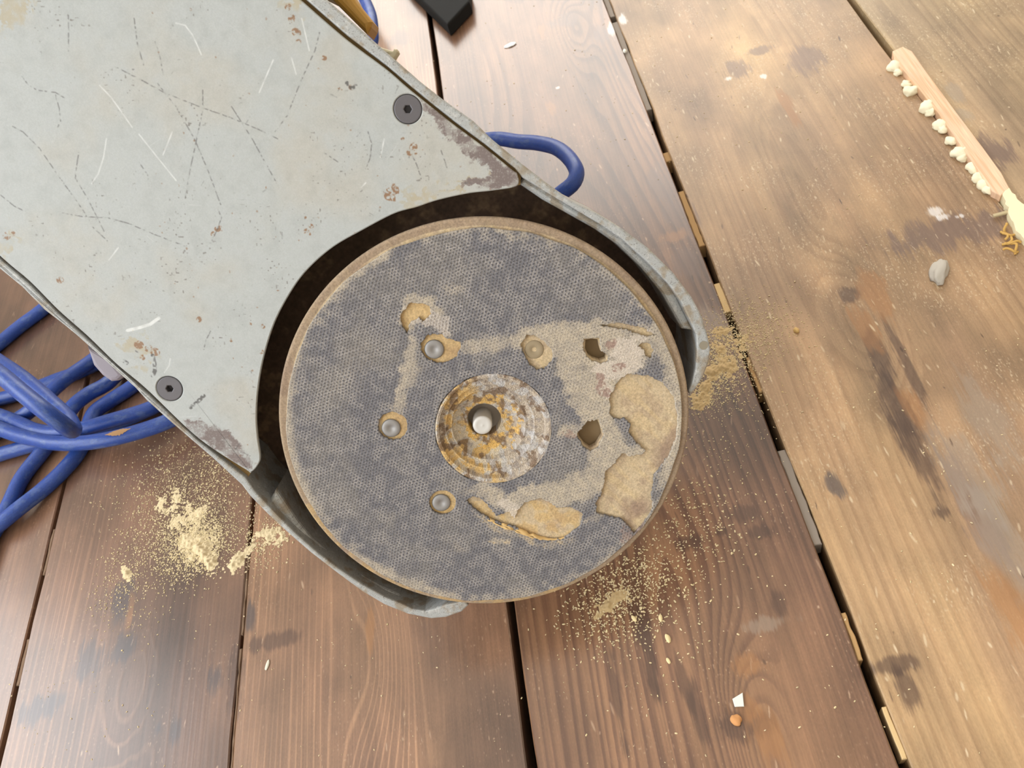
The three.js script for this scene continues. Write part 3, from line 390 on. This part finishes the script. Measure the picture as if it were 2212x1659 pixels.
  const fg = extr(circle(0, -0.8 * mm, RF, 200, 0.012, 3), 0, 1.7 * mm, 0.25 * mm, holes, 1);
  mesh('fabric_face', boxUV(fg, U0 * mm, U0 * mm, S * mm, S * mm), faceMat, disc).userData.label = 'grey woven fabric with torn holes and sawdust';
  const padTex = texture(800, 800, (i, j, o) => {
    const x = U0 + i / 800 * S, y = U0 + j / 800 * S, f = fbm(x * 0.2, y * 0.2), g = fbm(x * 0.06 + 20, y * 0.06), h = noise(x * 2.4, y * 2.4), st = noise((x + y) * 0.35, (x - y) * 0.06);
    o[0] = 190; o[1] = 170; o[2] = 140; mix3(o, [164, 142, 118], smooth(0.45, 0.7, f) * 0.6); mix3(o, [198, 174, 134], smooth(0.5, 0.75, st) * 0.5); mix3(o, [126, 102, 92], smooth(0.6, 0.8, g) * 0.5);
    if (Math.hypot(x, y) > 85.4) mix3(o, [140, 120, 102], 0.7);
    if (y < -36 && x < 42) mix3(o, [206, 170, 108], smooth(0.35, 0.6, f) * 0.45);
    if (x < -8 && x > -45 && y > -45 && y < 62) mix3(o, [200, 164, 106], 0.5);
    const q = 0.9 + 0.2 * h; o[0] *= q; o[1] *= q; o[2] *= q;
  }, { wrap: false });
  const padBump = texture(400, 400, (i, j, o) => { o[0] = o[1] = o[2] = 255 * (fbm(i * 0.08, j * 0.08) * 0.7 + noise(i * 0.5, j * 0.5) * 0.3); }, { srgb: false, wrap: false });
  const padMat = std({ map: padTex, bumpMap: padBump, bumpScale: 0.0006, roughness: 0.95 });
  const shrink = (p, k) => { const c = p.reduce((a, q) => a.add(q), new THREE.Vector2()).multiplyScalar(1 / p.length); return p.map((q) => q.clone().sub(c).multiplyScalar(k).add(c)); };
  mesh('backing_pad', boxUV(extr(circle(0, 0, R, 160), -1.65 * mm, 5.0 * mm, 1.2 * mm, [circle(hx * mm, hy * mm, RH * 0.995, 64), shrink(V2(torn.holeE), 0.82), shrink(V2(torn.holeF), 0.9)], 4), U0 * mm, U0 * mm, S * mm, S * mm), padMat, disc).userData.label = 'tan felt backing showing through the tears';
  mesh('steel_plate', planar(extr(circle(0, 0, 80 * mm, 96), -6.6 * mm, 3 * mm, 0.3 * mm, [circle(hx * mm, hy * mm, 20 * mm, 48)], 1)), std({ color: 0x8a7558, roughness: 0.95 }), disc);
  mesh('spindle_boss', planar(extr(circle(0, 0, 32 * mm, 48), -9.6 * mm, 34 * mm, 0, [circle(bx * mm, by * mm, 17 * mm, 40)])), dirtMat, disc);
  // heaped dust lip along the lower slot
  const ridge = [[-6.2,-39.4],[-1.1,-43.2],[5.1,-46.5],[12.8,-49.8],[20.8,-53.2],[29.6,-55.2],[36.6,-53.9]];
  const rc = new THREE.CatmullRomCurve3(ridge.map(([x, y]) => new THREE.Vector3(x * mm, y * mm, -0.7 * mm))), rg = new THREE.TubeGeometry(rc, 120, 1.1 * mm, 10), rp = rg.attributes.position;
  for (let i = 0; i < rp.count; i++) { const t = Math.floor(i / 11) / 120, c = rc.getPointAt(t), k = (0.25 + 0.75 * Math.sin(Math.PI * t)) * (0.45 + 1.1 * noise(t * 26, (i % 11) * 0.5)); rp.setXYZ(i, c.x + (rp.getX(i) - c.x) * k, c.y + (rp.getY(i) - c.y) * k, c.z + (rp.getZ(i) - c.z) * k); }
  rg.computeVertexNormals();
  mesh('dust_ridge', rg, std({ color: 0xd2b078, roughness: 1 }), disc);
  const rivetMat = std({ color: 0x93908f, roughness: 0.5, metalness: 0.5 }), rivetProf = [[0, -0.5], [0.9, -0.5], [1.4, -0.1], [2.6, 0.05], [3.7, -0.1], [4.1, -0.5], [4.15, -1.4]].map(([r, z]) => new THREE.Vector2(r * mm, z * mm));
  const rivetG = new THREE.LatheGeometry(rivetProf, 32).rotateX(Math.PI / 2), dullRivet = std({ color: 0x9a8a70, roughness: 0.8, metalness: 0.1 });
  [[r1x, r1y, rivetMat], [r2x, r2y, rivetMat], [r3x, r3y, rivetMat], [r4x, r4y, dullRivet]].forEach(([x, y, m], i) => { const r = mesh('rivet', rivetG, m, disc); r.position.set(x * mm, y * mm, (i === 3 ? -1.2 : -0.6) * mm); if (i < 3) r.userData.label = 'grey metal rivet head'; });
  // dished hub with stepped rings, drifting towards the spindle's axis
  const hp = [[25.1, -0.1], [24.2, 0.1], [23.2, -0.4], [22.7, -2.6], [20.2, -2.9], [19.4, -2.6], [18.8, -4.6], [17.0, -4.9], [16.2, -4.5], [15.4, -7.0], [12.6, -9.2], [9.4, -10.0], [8.0, -10.2], [7.5, -10.6], [7.3, -19]].map(([r, z]) => new THREE.Vector2(r * mm, z * mm));
  let hg = new THREE.LatheGeometry(hp, 96).rotateX(Math.PI / 2); const pp = hg.attributes.position;
  for (let i = 0; i < pp.count; i++) { const x = pp.getX(i), y = pp.getY(i), r = Math.hypot(x, y) / mm, t = clamp((r - 7.4) / 17.7), n = (noise(x * 300 + 50, y * 300 + 50) - 0.5) * 0.9 * mm; pp.setXYZ(i, x + lerp(bx, hx, t) * mm, y + lerp(by, hy, t) * mm, pp.getZ(i) + n * 0.6 * smooth(0, 0.3, t)); }
  hg = toCreasedNormals(hg, 0.5);
  
  const hubTex = texture(512, 512, (i, j, o) => {
    const x = i / 512 * 56 - 28, y = j / 512 * 56 - 28, f = fbm(x * 0.22 + 3, y * 0.22), g = fbm(x * 0.6, y * 0.6 + 30), h = noise(x * 3, y * 3), r = Math.hypot(x, y), a = Math.atan2(y, x);
    o[0] = 176; o[1] = 162; o[2] = 146; mix3(o, [140, 130, 124], smooth(0.45, 0.7, g) * 0.7);
    const left = smooth(-4, 10, -x - y * 0.35 + (f - 0.5) * 14), low = smooth(2, 9, -y + (g - 0.5) * 10) * smooth(20, 12, r) * smooth(6, -2, x);
    mix3(o, [206, 168, 104], clamp(left * smooth(0.3, 0.55, f) + low) * 0.85); if (r < 13 + (g - 0.5) * 6) mix3(o, [212, 168, 92], smooth(0.36, 0.52, fbm(x * 0.3 + 9, y * 0.3)) * 0.8);
    mix3(o, [112, 90, 72], smooth(0.56, 0.66, fbm(x * 0.24 + 60, y * 0.24)) * 0.75);
    mix3(o, [190, 190, 193], smooth(0.52, 0.62, fbm(x * 0.3 + 80, y * 0.3)) * 0.6);
    const q = 0.88 + 0.24 * h; o[0] *= q; o[1] *= q; o[2] *= q;
  }, { wrap: false });
  mesh('hub_cup', boxUV(hg, (hx - 28) * mm, (hy - 28) * mm, 56 * mm, 56 * mm), std({ map: hubTex, roughness: 0.85, bumpMap: padBump, bumpScale: 0.0008 }), disc).userData.label = 'dished hub caked with ochre sawdust';
  const [[ex, ey]] = [[-1.3,-1.5]];
  const boltProf = [[0, 0.1], [1.2, -0.2], [2.4, 0.1], [3.6, 0], [4.2, -0.4], [4.3, -1], [4.3, -15]].map(([r, z]) => new THREE.Vector2(r * mm, z * mm));
  const bolt = mesh('hub_bolt', new THREE.LatheGeometry(boltProf, 32).rotateX(Math.PI / 2), std({ color: 0xd0cecb, roughness: 0.5, metalness: 0.3 }), disc); bolt.position.set(ex * mm, ey * mm, -5.5 * mm); bolt.userData.label = 'dull steel bolt end in the hub';
  mesh('hub_floor', new THREE.CylinderGeometry(7.6 * mm, 7.6 * mm, 1 * mm, 32).rotateX(Math.PI / 2).translate(bx * mm, by * mm, -18.5 * mm), std({ color: 0x9a9086, roughness: 1 }), disc);
}
{ // yellow handle showing beside the housing, with its stem on the motor
  const g = extr(V2([[-80.3,184],[-65.6,177.1],[-51,163],[-49.1,166],[-48.5,168.3],[-55.2,176.4],[-60.3,184.1],[-69.9,189.5]]), -60 * mm, 26 * mm, 3 * mm, [], 3);
  mesh('side_handle', planar(g), std({ color: 0xb58a3c, roughness: 0.5 }), sander).userData.label = 'yellow side handle';
}

// ---------------------------------------------------------------- the blue cable
const cableTex = texture(256, 256, (i, j, o) => { const f = fbm(i * 0.05, j * 0.05), g = noise(i * 0.4, j * 0.4); o[0] = 40; o[1] = 70; o[2] = 146; mix3(o, [98, 112, 152], smooth(0.5, 0.75, f) * 0.5); const q = 0.9 + 0.2 * g; o[0] *= q; o[1] *= q; o[2] *= q; });
cableTex.repeat.set(6, 1);
const cableMat = std({ map: cableTex, roughness: 0.42 });
const CR = 5.2;
// one cable from the motor, round its loops on both sides of the machine; [x, height, z] in millimetres
const run = [[-214.5,60,-693.7],[-263.6,30,-912.1],[-227.1,20,-962.3],[-178.8,26,-865.5],[-153.6,32,-790.8],[-141.6,36,-741.5],[-135,38,-704.9],[-134.2,38,-682.6],[-135.8,36,-665.8],[-144.5,30,-659.5],[-151.7,14,-630.4],[-118.9,8,-557.6],[-81.1,16,-501.4],[-56.4,22,-507.6],[-42.9,30,-494.6],[-27.7,36,-476.7],[-14.8,40,-464.1],[-1.9,44,-447.1],[5.4,46,-426.9],[6.3,46,-414.1],[2.5,44,-408.7],[-6,40,-407.5],[-21.9,30,-409.3],[-55.6,16,-404.6],[-120.6,8,-382.2],[-189.1,8,-354.5],[-236.6,8,-345.3],[-269.3,10,-337.2],[-298.9,16,-322.9],[-317.6,18,-319.2],[-336.2,20,-317.7],[-356.7,21,-319.5],[-379.3,21,-325.8],[-399.1,21,-334.7],[-417.2,20,-344.6],[-431.8,19,-353.6],[-465.6,14,-374.9],[-515.6,20,-409.2],[-506.5,50,-420.4],[-456.6,80,-396.6],[-413.8,90,-372.9],[-384,92,-349.6],[-361.6,92,-329.4],[-342.1,90,-310.2],[-328,84,-296.5],[-323.9,74,-292.6],[-331.3,60,-299.2],[-341.2,48,-310.7],[-351.5,44,-324.4],[-368,44,-341.9],[-387.2,44,-361.6],[-413.8,42,-386.3],[-461.7,36,-425.5],[-520.9,24,-458.5],[-554.4,14,-452.7],[-532,10,-416.3],[-476.5,8,-392.4],[-441,14,-370.7],[-419.1,17,-356],[-401.3,19,-343.8],[-382,20,-335.4],[-360.3,20,-332.7],[-341,18,-334.9],[-314,14,-340],[-307.6,12,-344.9],[-276.7,8,-361.6],[-247.7,5.2,-379.7],[-257,5.2,-404.7],[-300.4,5.2,-392.3],[-335.2,5.2,-375.3],[-343.3,5.2,-370.7],[-356.6,6,-363.4],[-364.7,8,-355.5],[-367.2,8,-344.3],[-370.3,6,-334.7],[-373.9,5.2,-325.1],[-381.6,5.4,-314],[-395.4,6,-300.5],[-407.4,9,-288.3],[-419.1,9,-279.9],[-437.1,6,-272.7],[-456.5,5.2,-254.4],[-460.7,5.2,-236.3],[-441.1,5.2,-229],[-431.4,5.2,-251.9],[-428.5,5.2,-271],[-420.8,5.2,-293.2],[-415.3,5.2,-316.3],[-403.1,6,-334.1],[-390.8,10,-346.7],[-376.7,16,-358.8],[-368.5,14,-368.2],[-358.3,10,-377],[-352.2,6,-389.8],[-318.1,5.2,-411.4],[-295.5,5.2,-446],[-309.2,5.2,-460.7],[-334.1,5.2,-440.1],[-358.6,6,-424.1],[-375.6,10,-404.4],[-390.2,16,-386.4],[-401.3,17,-374.4],[-415.2,14,-367.3],[-437.7,8,-365.2],[-460.5,5.2,-358.3],[-488.3,5.2,-348],[-508,5.2,-337.6],[-490.8,5.2,-321.8],[-462.2,5.2,-339],[-440.3,5.2,-342.1],[-425.4,5.2,-342.7],[-410.4,5.2,-342.8],[-387.7,5.2,-341.2],[-358.5,5.2,-341.6],[-319.7,5.2,-348.2],[-288.9,5.2,-359.1],[-274.4,5.2,-392.7],[-304,5.2,-420.5],[-341.4,5.2,-412.2],[-375.1,5.2,-405],[-393.7,5.2,-400.7],[-407.2,5.2,-399.5],[-422.4,5.2,-397.2],[-439.9,5.2,-395.9],[-455.9,5.2,-395.9],[-488.9,5.2,-397.8],[-540.6,5.2,-404.2],[-569.6,5.2,-435.3],[-530.9,5.2,-423.7],[-494,5.2,-440.1],[-473.6,5.2,-457.1],[-458.1,5.2,-470.2],[-440.7,5.2,-482.4],[-421,5.2,-503.2],[-394.9,5.2,-523.4],[-352.7,5.2,-558.6],[-311.8,5.2,-584.1]];
const cablePath = new THREE.CatmullRomCurve3(run.map((p) => new THREE.Vector3(p[0] * mm, p[1] * mm, p[2] * mm)), false, 'centripetal');
cablePath.arcLengthDivisions = 3000;
cableTex.repeat.set(60, 1);
const cable = tag(mesh('power_cable', new THREE.TubeGeometry(cablePath, 1500, CR * mm, 14), cableMat), 'dusty blue power cable looped on the floorboards under the sander', 'cable');
{ // smear of tan paint on the front loop
  const spot = new THREE.Vector3(...[[-329,19,-317.8]][0]).multiplyScalar(mm); let best = 9, tc = 0;
  for (let i = 0; i <= 3000; i++) { const d = cablePath.getPointAt(i / 3000).distanceTo(spot); if (d < best) { best = d; tc = i / 3000; } }
  const half = 9 * mm / cablePath.getLength(), pos = [], idx = [], n = 26, up = new THREE.Vector3(0, 1, 0);
  for (let i = 0; i <= n; i++) {
    const t = lerp(tc - half, tc + half, i / n), p = cablePath.getPointAt(t), T = cablePath.getTangentAt(t), B = T.clone().cross(up).normalize(), N = B.clone().cross(T).normalize(), w = 0.42 * Math.sin(Math.PI * i / n) * (0.5 + 0.9 * noise(i * 0.9, 5));
    for (let a = 0; a <= 6; a++) { const th = lerp(-w, w, a / 6), d = N.clone().multiplyScalar(Math.cos(th)).addScaledVector(B, Math.sin(th)); p.clone().addScaledVector(d, (CR + 0.12) * mm).toArray(pos, pos.length); }
  }
  for (let i = 0; i < n; i++) for (let a = 0; a < 6; a++) { const q = i * 7 + a; idx.push(q, q + 7, q + 1, q + 1, q + 7, q + 8); }
  const g = new THREE.BufferGeometry(); g.setAttribute('position', new THREE.Float32BufferAttribute(pos, 3)); g.setIndex(idx); g.computeVertexNormals();
  mesh('paint_smear', planar(g), std({ color: 0xb08a62, roughness: 0.9, side: THREE.DoubleSide }), cable).userData.label = 'smear of tan paint on the blue cable';
}

// ---------------------------------------------------------------- black handle end lying at the back
{
  const h = group('black_handle'); tag(h, 'black blocky plastic handle end lying across a board gap', 'handle');
  const pts = V2([[-71.8,-698.8],[-48,-725.8],[-46.2,-753.5],[-50.4,-778.9],[-68,-836.5],[-94.3,-904.5],[-137.3,-891],[-104.4,-784.5]].map(([x, z]) => [x, -z]));
  const g = extr(pts, 0.013, 0.013, 0.002, [], 3); g.rotateX(-Math.PI / 2); planar(g);
  mesh('grip', g, std({ color: 0x060606, roughness: 0.9 }), h);
}

// ---------------------------------------------------------------- wood strips and glue in the far gap
function lump(r, sx, sy, sz, rough, s) { const g = mergeVertices(new THREE.IcosahedronGeometry(1, 3).deleteAttribute('uv').deleteAttribute('normal')), p = g.attributes.position; for (let i = 0; i < p.count; i++) { const x = p.getX(i), y = p.getY(i), z = p.getZ(i), k = r * (1 + rough * (fbm(x * 1.6 + 20 + s, y * 1.6 + z * 1.3 + 20) - 0.5) * 2); p.setXYZ(i, x * k * sx, Math.max(y, -0.5) * k * sy, z * k * sz); } g.computeVertexNormals(); return planar(g); }
{
  const stripTex = texture(128, 512, (i, j, o) => { const f = fbm(i * 0.08, j * 0.012), g = noise(i * 0.6, j * 0.03); o[0] = 230; o[1] = 194; o[2] = 164; mix3(o, [214, 172, 134], smooth(0.4, 0.7, f) * 0.6); const q = 0.93 + 0.14 * g; o[0] *= q; o[1] *= q; o[2] *= q; });
  stripTex.repeat.set(60, 6);
  const cream = std({ color: 0xf0e8cc, roughness: 0.8 });
  const s1 = group('wood_strip'); tag(s1, 'pinkish pine strip wedged in a floor gap with cream glue squeezed out', 'wood strip');
  const e1 = [[247.3,-496.7],[255.2,-498.5],[258.6,-490.7],[258,-466],[257.7,-420.3],[257.8,-381],[257.5,-356],[255.8,-342.3],[248.8,-338.4],[246.2,-343.3],[246.8,-362.9],[247.2,-389.5],[247.7,-425.1],[246.2,-466.4],[244.9,-487.3]];
  const g1 = extr(V2(e1.map(([x, z]) => [x, -z])), 0.0045, 0.012, 0.0006, [], 2); g1.rotateX(-Math.PI / 2);
  { const p = g1.attributes.position, uv = new Float32Array(p.count * 2); for (let i = 0; i < p.count; i++) { uv[2 * i] = p.getX(i); uv[2 * i + 1] = p.getZ(i); } g1.setAttribute('uv', new THREE.BufferAttribute(uv, 2)); }
  mesh('strip', g1, std({ map: stripTex, roughness: 0.7 }), s1);
  [[243.6,-483.3,3.6],[243.7,-476.2,2.4],[243.3,-461.7,2.4],[243,-454.1,3.6],[245.7,-433.4,3.8],[245.4,-428.3,2.6],[245.9,-413.7,3.4],[245.6,-408.8,2.4],[245.5,-397,2.6],[245.8,-384.9,3.8],[245.7,-380.3,2.6],[246.9,-368.7,3.2],[246.8,-359.3,3.2],[246.8,-353.1,3.2],[246.7,-347.9,3]].forEach(([x, z, r], i) => { const b = mesh('glue_bead', lump(r * 1.2 * mm, 1.15, 0.8, 1.05, 0.5, i * 3), cream, s1); b.position.set(x * mm, 1.2 * mm, z * mm); b.rotation.y = i; });
  const s2 = group('wood_strip'); tag(s2, 'splintered cream wood strip following the pink one in the floor gap', 'wood strip');
  const e2 = jag(V2([[251.6,-341.5],[255.6,-342.4],[256.4,-332.8],[258,-327.1],[256.3,-308.4],[255.4,-285.8],[248,-281.1],[245.5,-300.9],[244.5,-309.9],[246.3,-320.4],[248.2,-331.1]].map(([x, z]) => [x, -z])), 1.2 * mm, 3 * mm, 7);
  const g2 = extr(e2, 0.005, 0.012, 0.0005, [], 1); g2.rotateX(-Math.PI / 2); planar(g2); mesh('strip', g2, std({ color: 0xeadfbc, roughness: 0.85 }), s2);
  mesh('splinter', new RoundedBoxGeometry(9 * mm, 1.6 * mm, 2.2 * mm, 2, 0.5 * mm), std({ color: 0xb9a988, roughness: 0.9 }), s2).position.set(...([[244,2,-326.5]][0].map((v) => v * mm)));
  const sh = group('wood_shavings'); tag(sh, 'curled yellow wood shavings beside the cream strip', 'shavings');
  [[241.7,-315],[241.6,-310.2],[238.6,-310.6],[240.1,-303.7],[238.5,-305.9],[239.1,-299.5],[236.6,-298.5]].forEach(([x, z], i) => {
    const c = new THREE.CatmullRomCurve3(Array.from({ length: 9 }, (_, k) => new THREE.Vector3(Math.cos(k * 0.55 + i) * 1.8 * mm, (1.6 + Math.sin(k * 0.55) * 1.2) * mm, (k - 4) * 0.9 * mm)));
    const m = mesh('shaving', new THREE.TubeGeometry(c, 24, 0.75 * mm, 5), std({ color: 0xc79f58, roughness: 0.9 }), sh); m.position.set(x * mm, 0, z * mm); m.rotation.y = i * 1.3;
  });
}

// ---------------------------------------------------------------- crumbs and chips big enough to pick up
function crumb(name, at, r, [sx, sy, sz], turn, hex, label, category, grp, rough = 0.35) {
  const m = mesh(name, lump(r * mm, sx, sy, sz, rough, at[0]), std({ color: hex, roughness: 0.9 })); m.position.set(at[0] * mm, r * sy * 0.5 * mm, at[1] * mm); m.rotation.y = turn; return tag(m, label, category, grp);
}
{
  const [stone, w1, w2, o1, c1, c2, c3, c4, c5, n1, n2] = [[195.3,-295.9],[-20.1,-656.6],[17.2,-86.6],[13.5,-79],[-7.8,-121],[-9,-131.5],[-21.9,-134],[-10.1,-110.6],[107.5,-281.2],[71,-597.4],[-222.7,-150.3]];
  crumb('stone_chip', stone, 5.6, [0.85, 0.7, 1.5], -0.5, 0xb9b2a8, 'pale grey stone chip lying on the tan floorboard', 'stone', undefined, 0.7);
  crumb('paint_flake', w1, 3.6, [1.4, 0.3, 0.8], 0.2, 0xf2f2f0, 'white paint flake near the black handle end', 'paint flake');
  { const g = extr(V2([[-3.2, -1.2], [-2.2, 2.2], [3.4, 2.4], [0.6, -3.0]]), 1.2 * mm, 0.9 * mm, 0.2 * mm, [], 1).rotateX(-Math.PI / 2); planar(g); const m = mesh('plaster_flake', g, std({ color: 0xd9dad2, roughness: 0.8 })); m.position.set(w2[0] * mm, 0, w2[1] * mm); m.rotation.y = 0.3; tag(m, 'angular white plaster flake beside an orange crumb', 'flake'); }
  crumb('wood_crumb', o1, 2.3, [1, 0.7, 1.15], 0.5, 0xc9905c, 'orange wood crumb beside the angular white flake', 'crumb');
  for (const [p, r, t, l] of [[c1, 1.7, 0.2, 'largest pale oval wood chip below the sanding disc'], [c2, 1.4, -0.1, 'upright pale wood chip between the dust drift and the largest chip'], [c3, 1.4, 0.5, 'pale wood chip at the edge of the thin dust drift'], [c4, 1.2, 0.3, 'smallest pale wood chip lying beyond the largest one']]) crumb('wood_chip', p, r, [0.7, 0.6, 1.35], t, 0xe6d2a2, l, 'wood chip', 'pale wood chips below the disc', 0.2);
  crumb('wood_crumb', c5, 1.8, [0.8, 0.7, 1.2], 0.2, 0xc9a76c, 'small tan crumb between the dust heap and the floor knot', 'crumb');
  crumb('plaster_crumb', n1, 1.7, [0.9, 0.8, 1.2], 0.1, 0xeceae0, 'white plaster crumb stuck in a floor gap', 'crumb');
  crumb('paint_flake', n2, 1.9, [0.5, 0.3, 1.6], -0.3, 0xd8d4c2, 'thin pale flake beside a dark stripe on the brown board', 'paint flake');
}

// ---------------------------------------------------------------- sawdust
const dustMat = std({ color: 0xd4c19c, roughness: 1 }), dustMatB = std({ color: 0xbaa076, roughness: 1 });
function heap(name, blobs, label, mat, step = 0.0005) {                      // lumpy heap: height field, clipped where it thins out
  let x0 = 9, x1 = -9, z0 = 9, z1 = -9; for (const [x, z, r] of blobs) { x0 = Math.min(x0, (x - r * 1.5) * mm); x1 = Math.max(x1, (x + r * 1.5) * mm); z0 = Math.min(z0, (z - r * 1.5) * mm); z1 = Math.max(z1, (z + r * 1.5) * mm); }
  const nx = Math.ceil((x1 - x0) / step), nz = Math.ceil((z1 - z0) / step), H = new Float32Array((nx + 1) * (nz + 1)), pos = [], idx = [], id = new Int32Array((nx + 1) * (nz + 1)).fill(-1);
  for (let j = 0; j <= nz; j++) for (let i = 0; i <= nx; i++) {
    const x = x0 + i * step, z = z0 + j * step; let h = 0; for (const [bx, bz, r, t] of blobs) { const e = Math.hypot(x / mm - bx, z / mm - bz) / r; if (e < 1.5) h += t * Math.exp(-e * e * 2.2); }
    const n = fbm(x * 190, z * 190), l = noise(x * 700, z * 700); H[j * (nx + 1) + i] = h * (0.15 + 1.7 * smooth(0.2, 0.8, n)) + (l - 0.5) * 0.8 - 0.7 + (noise(x * 1500, z * 1500) - 0.5) * 0.9;
  }
  const v = (i, j) => { const k = j * (nx + 1) + i; if (id[k] < 0) { id[k] = pos.length / 3; pos.push(x0 + i * step, Math.max(0.0001, H[k] * mm), z0 + j * step); } return id[k]; };
  for (let j = 0; j < nz; j++) for (let i = 0; i < nx; i++) { const k = j * (nx + 1) + i; if (H[k] > 0 || H[k + 1] > 0 || H[k + nx + 1] > 0 || H[k + nx + 2] > 0) { const a = v(i, j), b = v(i + 1, j), c = v(i, j + 1), d = v(i + 1, j + 1); idx.push(a, c, b, b, c, d); } }
  const g = new THREE.BufferGeometry(); g.setAttribute('position', new THREE.Float32BufferAttribute(pos, 3)); g.setIndex(idx); g.computeVertexNormals(); planar(g);
  const m = mesh(name, g, mat); m.castShadow = true; return tag(m, label, 'sawdust', null, 'stuff');
}
heap('sawdust_heap', [[-270,-229.3,11,2.2],[-276,-240,11,1.5],[-287.6,-255.7,13,1],[-264.4,-220.3,7,2],[-273.2,-257,7,1],[-299.4,-270.3,12,0.8],[-282.1,-238.3,8,1.1]], 'heap of pale sawdust on the brown boards below the blue cable', dustMat);
heap('sawdust_heap', [[-250.1,-215,7,1.7],[-244.4,-218.7,6,1.3],[-238.8,-225,5,1.2],[-229,-223.9,6,1.1],[-220.1,-226.6,7,1.4],[-225.5,-231,7,0.8],[-234.8,-233.2,6,0.8]], 'small scatter of pale sawdust against the lower arm of the sander', dustMat);
heap('sawdust_heap', [[-321.5,-225.8,4,1.8],[-324.5,-230.2,3,1.3],[-318.3,-222.1,3,1.2]], 'little lone clump of sawdust on the brown board', dustMat);
heap('sawdust_heap', [[55.8,-267.9,9,1.3],[49.4,-259.6,8,1.4],[43.4,-252.1,7,1.4],[60.6,-280.4,9,1.1],[66,-275.1,9,0.9],[66.8,-292.8,9,0.9],[75.1,-282.8,9,0.75],[39.1,-246.1,5,1.2],[64.6,-265.2,7,0.9]], 'spread of tan sawdust beside the right arm of the sander', dustMatB);
heap('sawdust_heap', [[-31.5,-145,7,0.9],[-39.4,-141.8,7,0.8],[-23.9,-147.1,6,0.85]], 'thin drift of tan sawdust under the edge of the disc', dustMatB);
{
  const unit = new THREE.IcosahedronGeometry(1, 0), M = new THREE.Matrix4(), Q = new THREE.Quaternion(), E = new THREE.Euler(), pts = [];
  const field = (list, size, el) => { for (const [x, z, r, n] of list) for (let i = 0; i < n; i++) { const a = rnd() * 6.283, d = r * Math.sqrt(-Math.log(1 - rnd() * 0.97)) * 0.75; const s = size * (0.45 + 1.1 * rnd() * rnd() + 0.2); pts.push([x + Math.cos(a) * d, z + Math.sin(a) * d, s * 0.8, el]); } };
  field([[-273.8,-234.8,14,1500],[-277.6,-240.4,24,1600],[-285.5,-251.9,34,1600],[-312.9,-282.3,36,600],[-275.8,-279.6,30,500],[-245.8,-235.9,26,420],[-232.4,-220.4,16,220],[-323.7,-229.4,26,420],[-311.1,-211.5,26,220],[-276.1,-227.6,22,500],[-263.3,-286.8,22,220],[-224,-230.6,12,160],[-298.5,-299.8,24,220]], 0.42, 1.5);
  field([[-28.7,-146.9,24,420],[-5.3,-154.2,24,260],[17.2,-167.1,26,160],[30.4,-179.9,26,110],[-39.9,-139.5,22,260],[-14.2,-136.4,26,130],[13.5,-181.4,26,100],[-22.7,-119.4,34,50],[-22.1,-155.5,22,200]], 0.42, 1.9);
  field([[56.7,-271.1,20,1300],[72.6,-283.7,24,1100],[89.2,-292.7,26,700],[43.2,-251.5,12,260],[55.2,-251.2,16,260],[95.5,-269.2,40,110],[36.6,-221.6,24,90],[62.4,-239.3,30,110]], 0.36, 1.4);
  field([[-189.3,-140.6,120,120],[-1.9,-93.4,120,120],[129.5,-213.5,150,180],[12.3,-602.2,160,140],[161.9,-466.1,150,160],[-315.6,-152.3,90,70]], 0.38, 1.8);
  const inst = new THREE.InstancedMesh(unit, dustMat, pts.length), c = new THREE.Color();
  pts.forEach(([x, z, s, el], i) => { E.set(rr(-0.5, 0.5), rnd() * 6.283, rr(-0.5, 0.5)); Q.setFromEuler(E); M.compose(new THREE.Vector3(x * mm, s * 0.35 * mm, z * mm), Q, new THREE.Vector3(s * mm, s * 0.7 * mm, s * el * mm)); inst.setMatrixAt(i, M); const k = rr(0.75, 1.12); inst.setColorAt(i, c.setRGB(k, k, k * rr(0.9, 1.05))); });
  inst.name = 'sawdust_grains'; inst.castShadow = inst.receiveShadow = true; scene.add(inst); tag(inst, 'loose pale sawdust grains sprinkled over the floorboards', 'sawdust', null, 'stuff');
}

scene.traverse((o) => { if (o.isMesh) { o.castShadow = true; o.receiveShadow = true; } });
renderer.render(scene, camera);
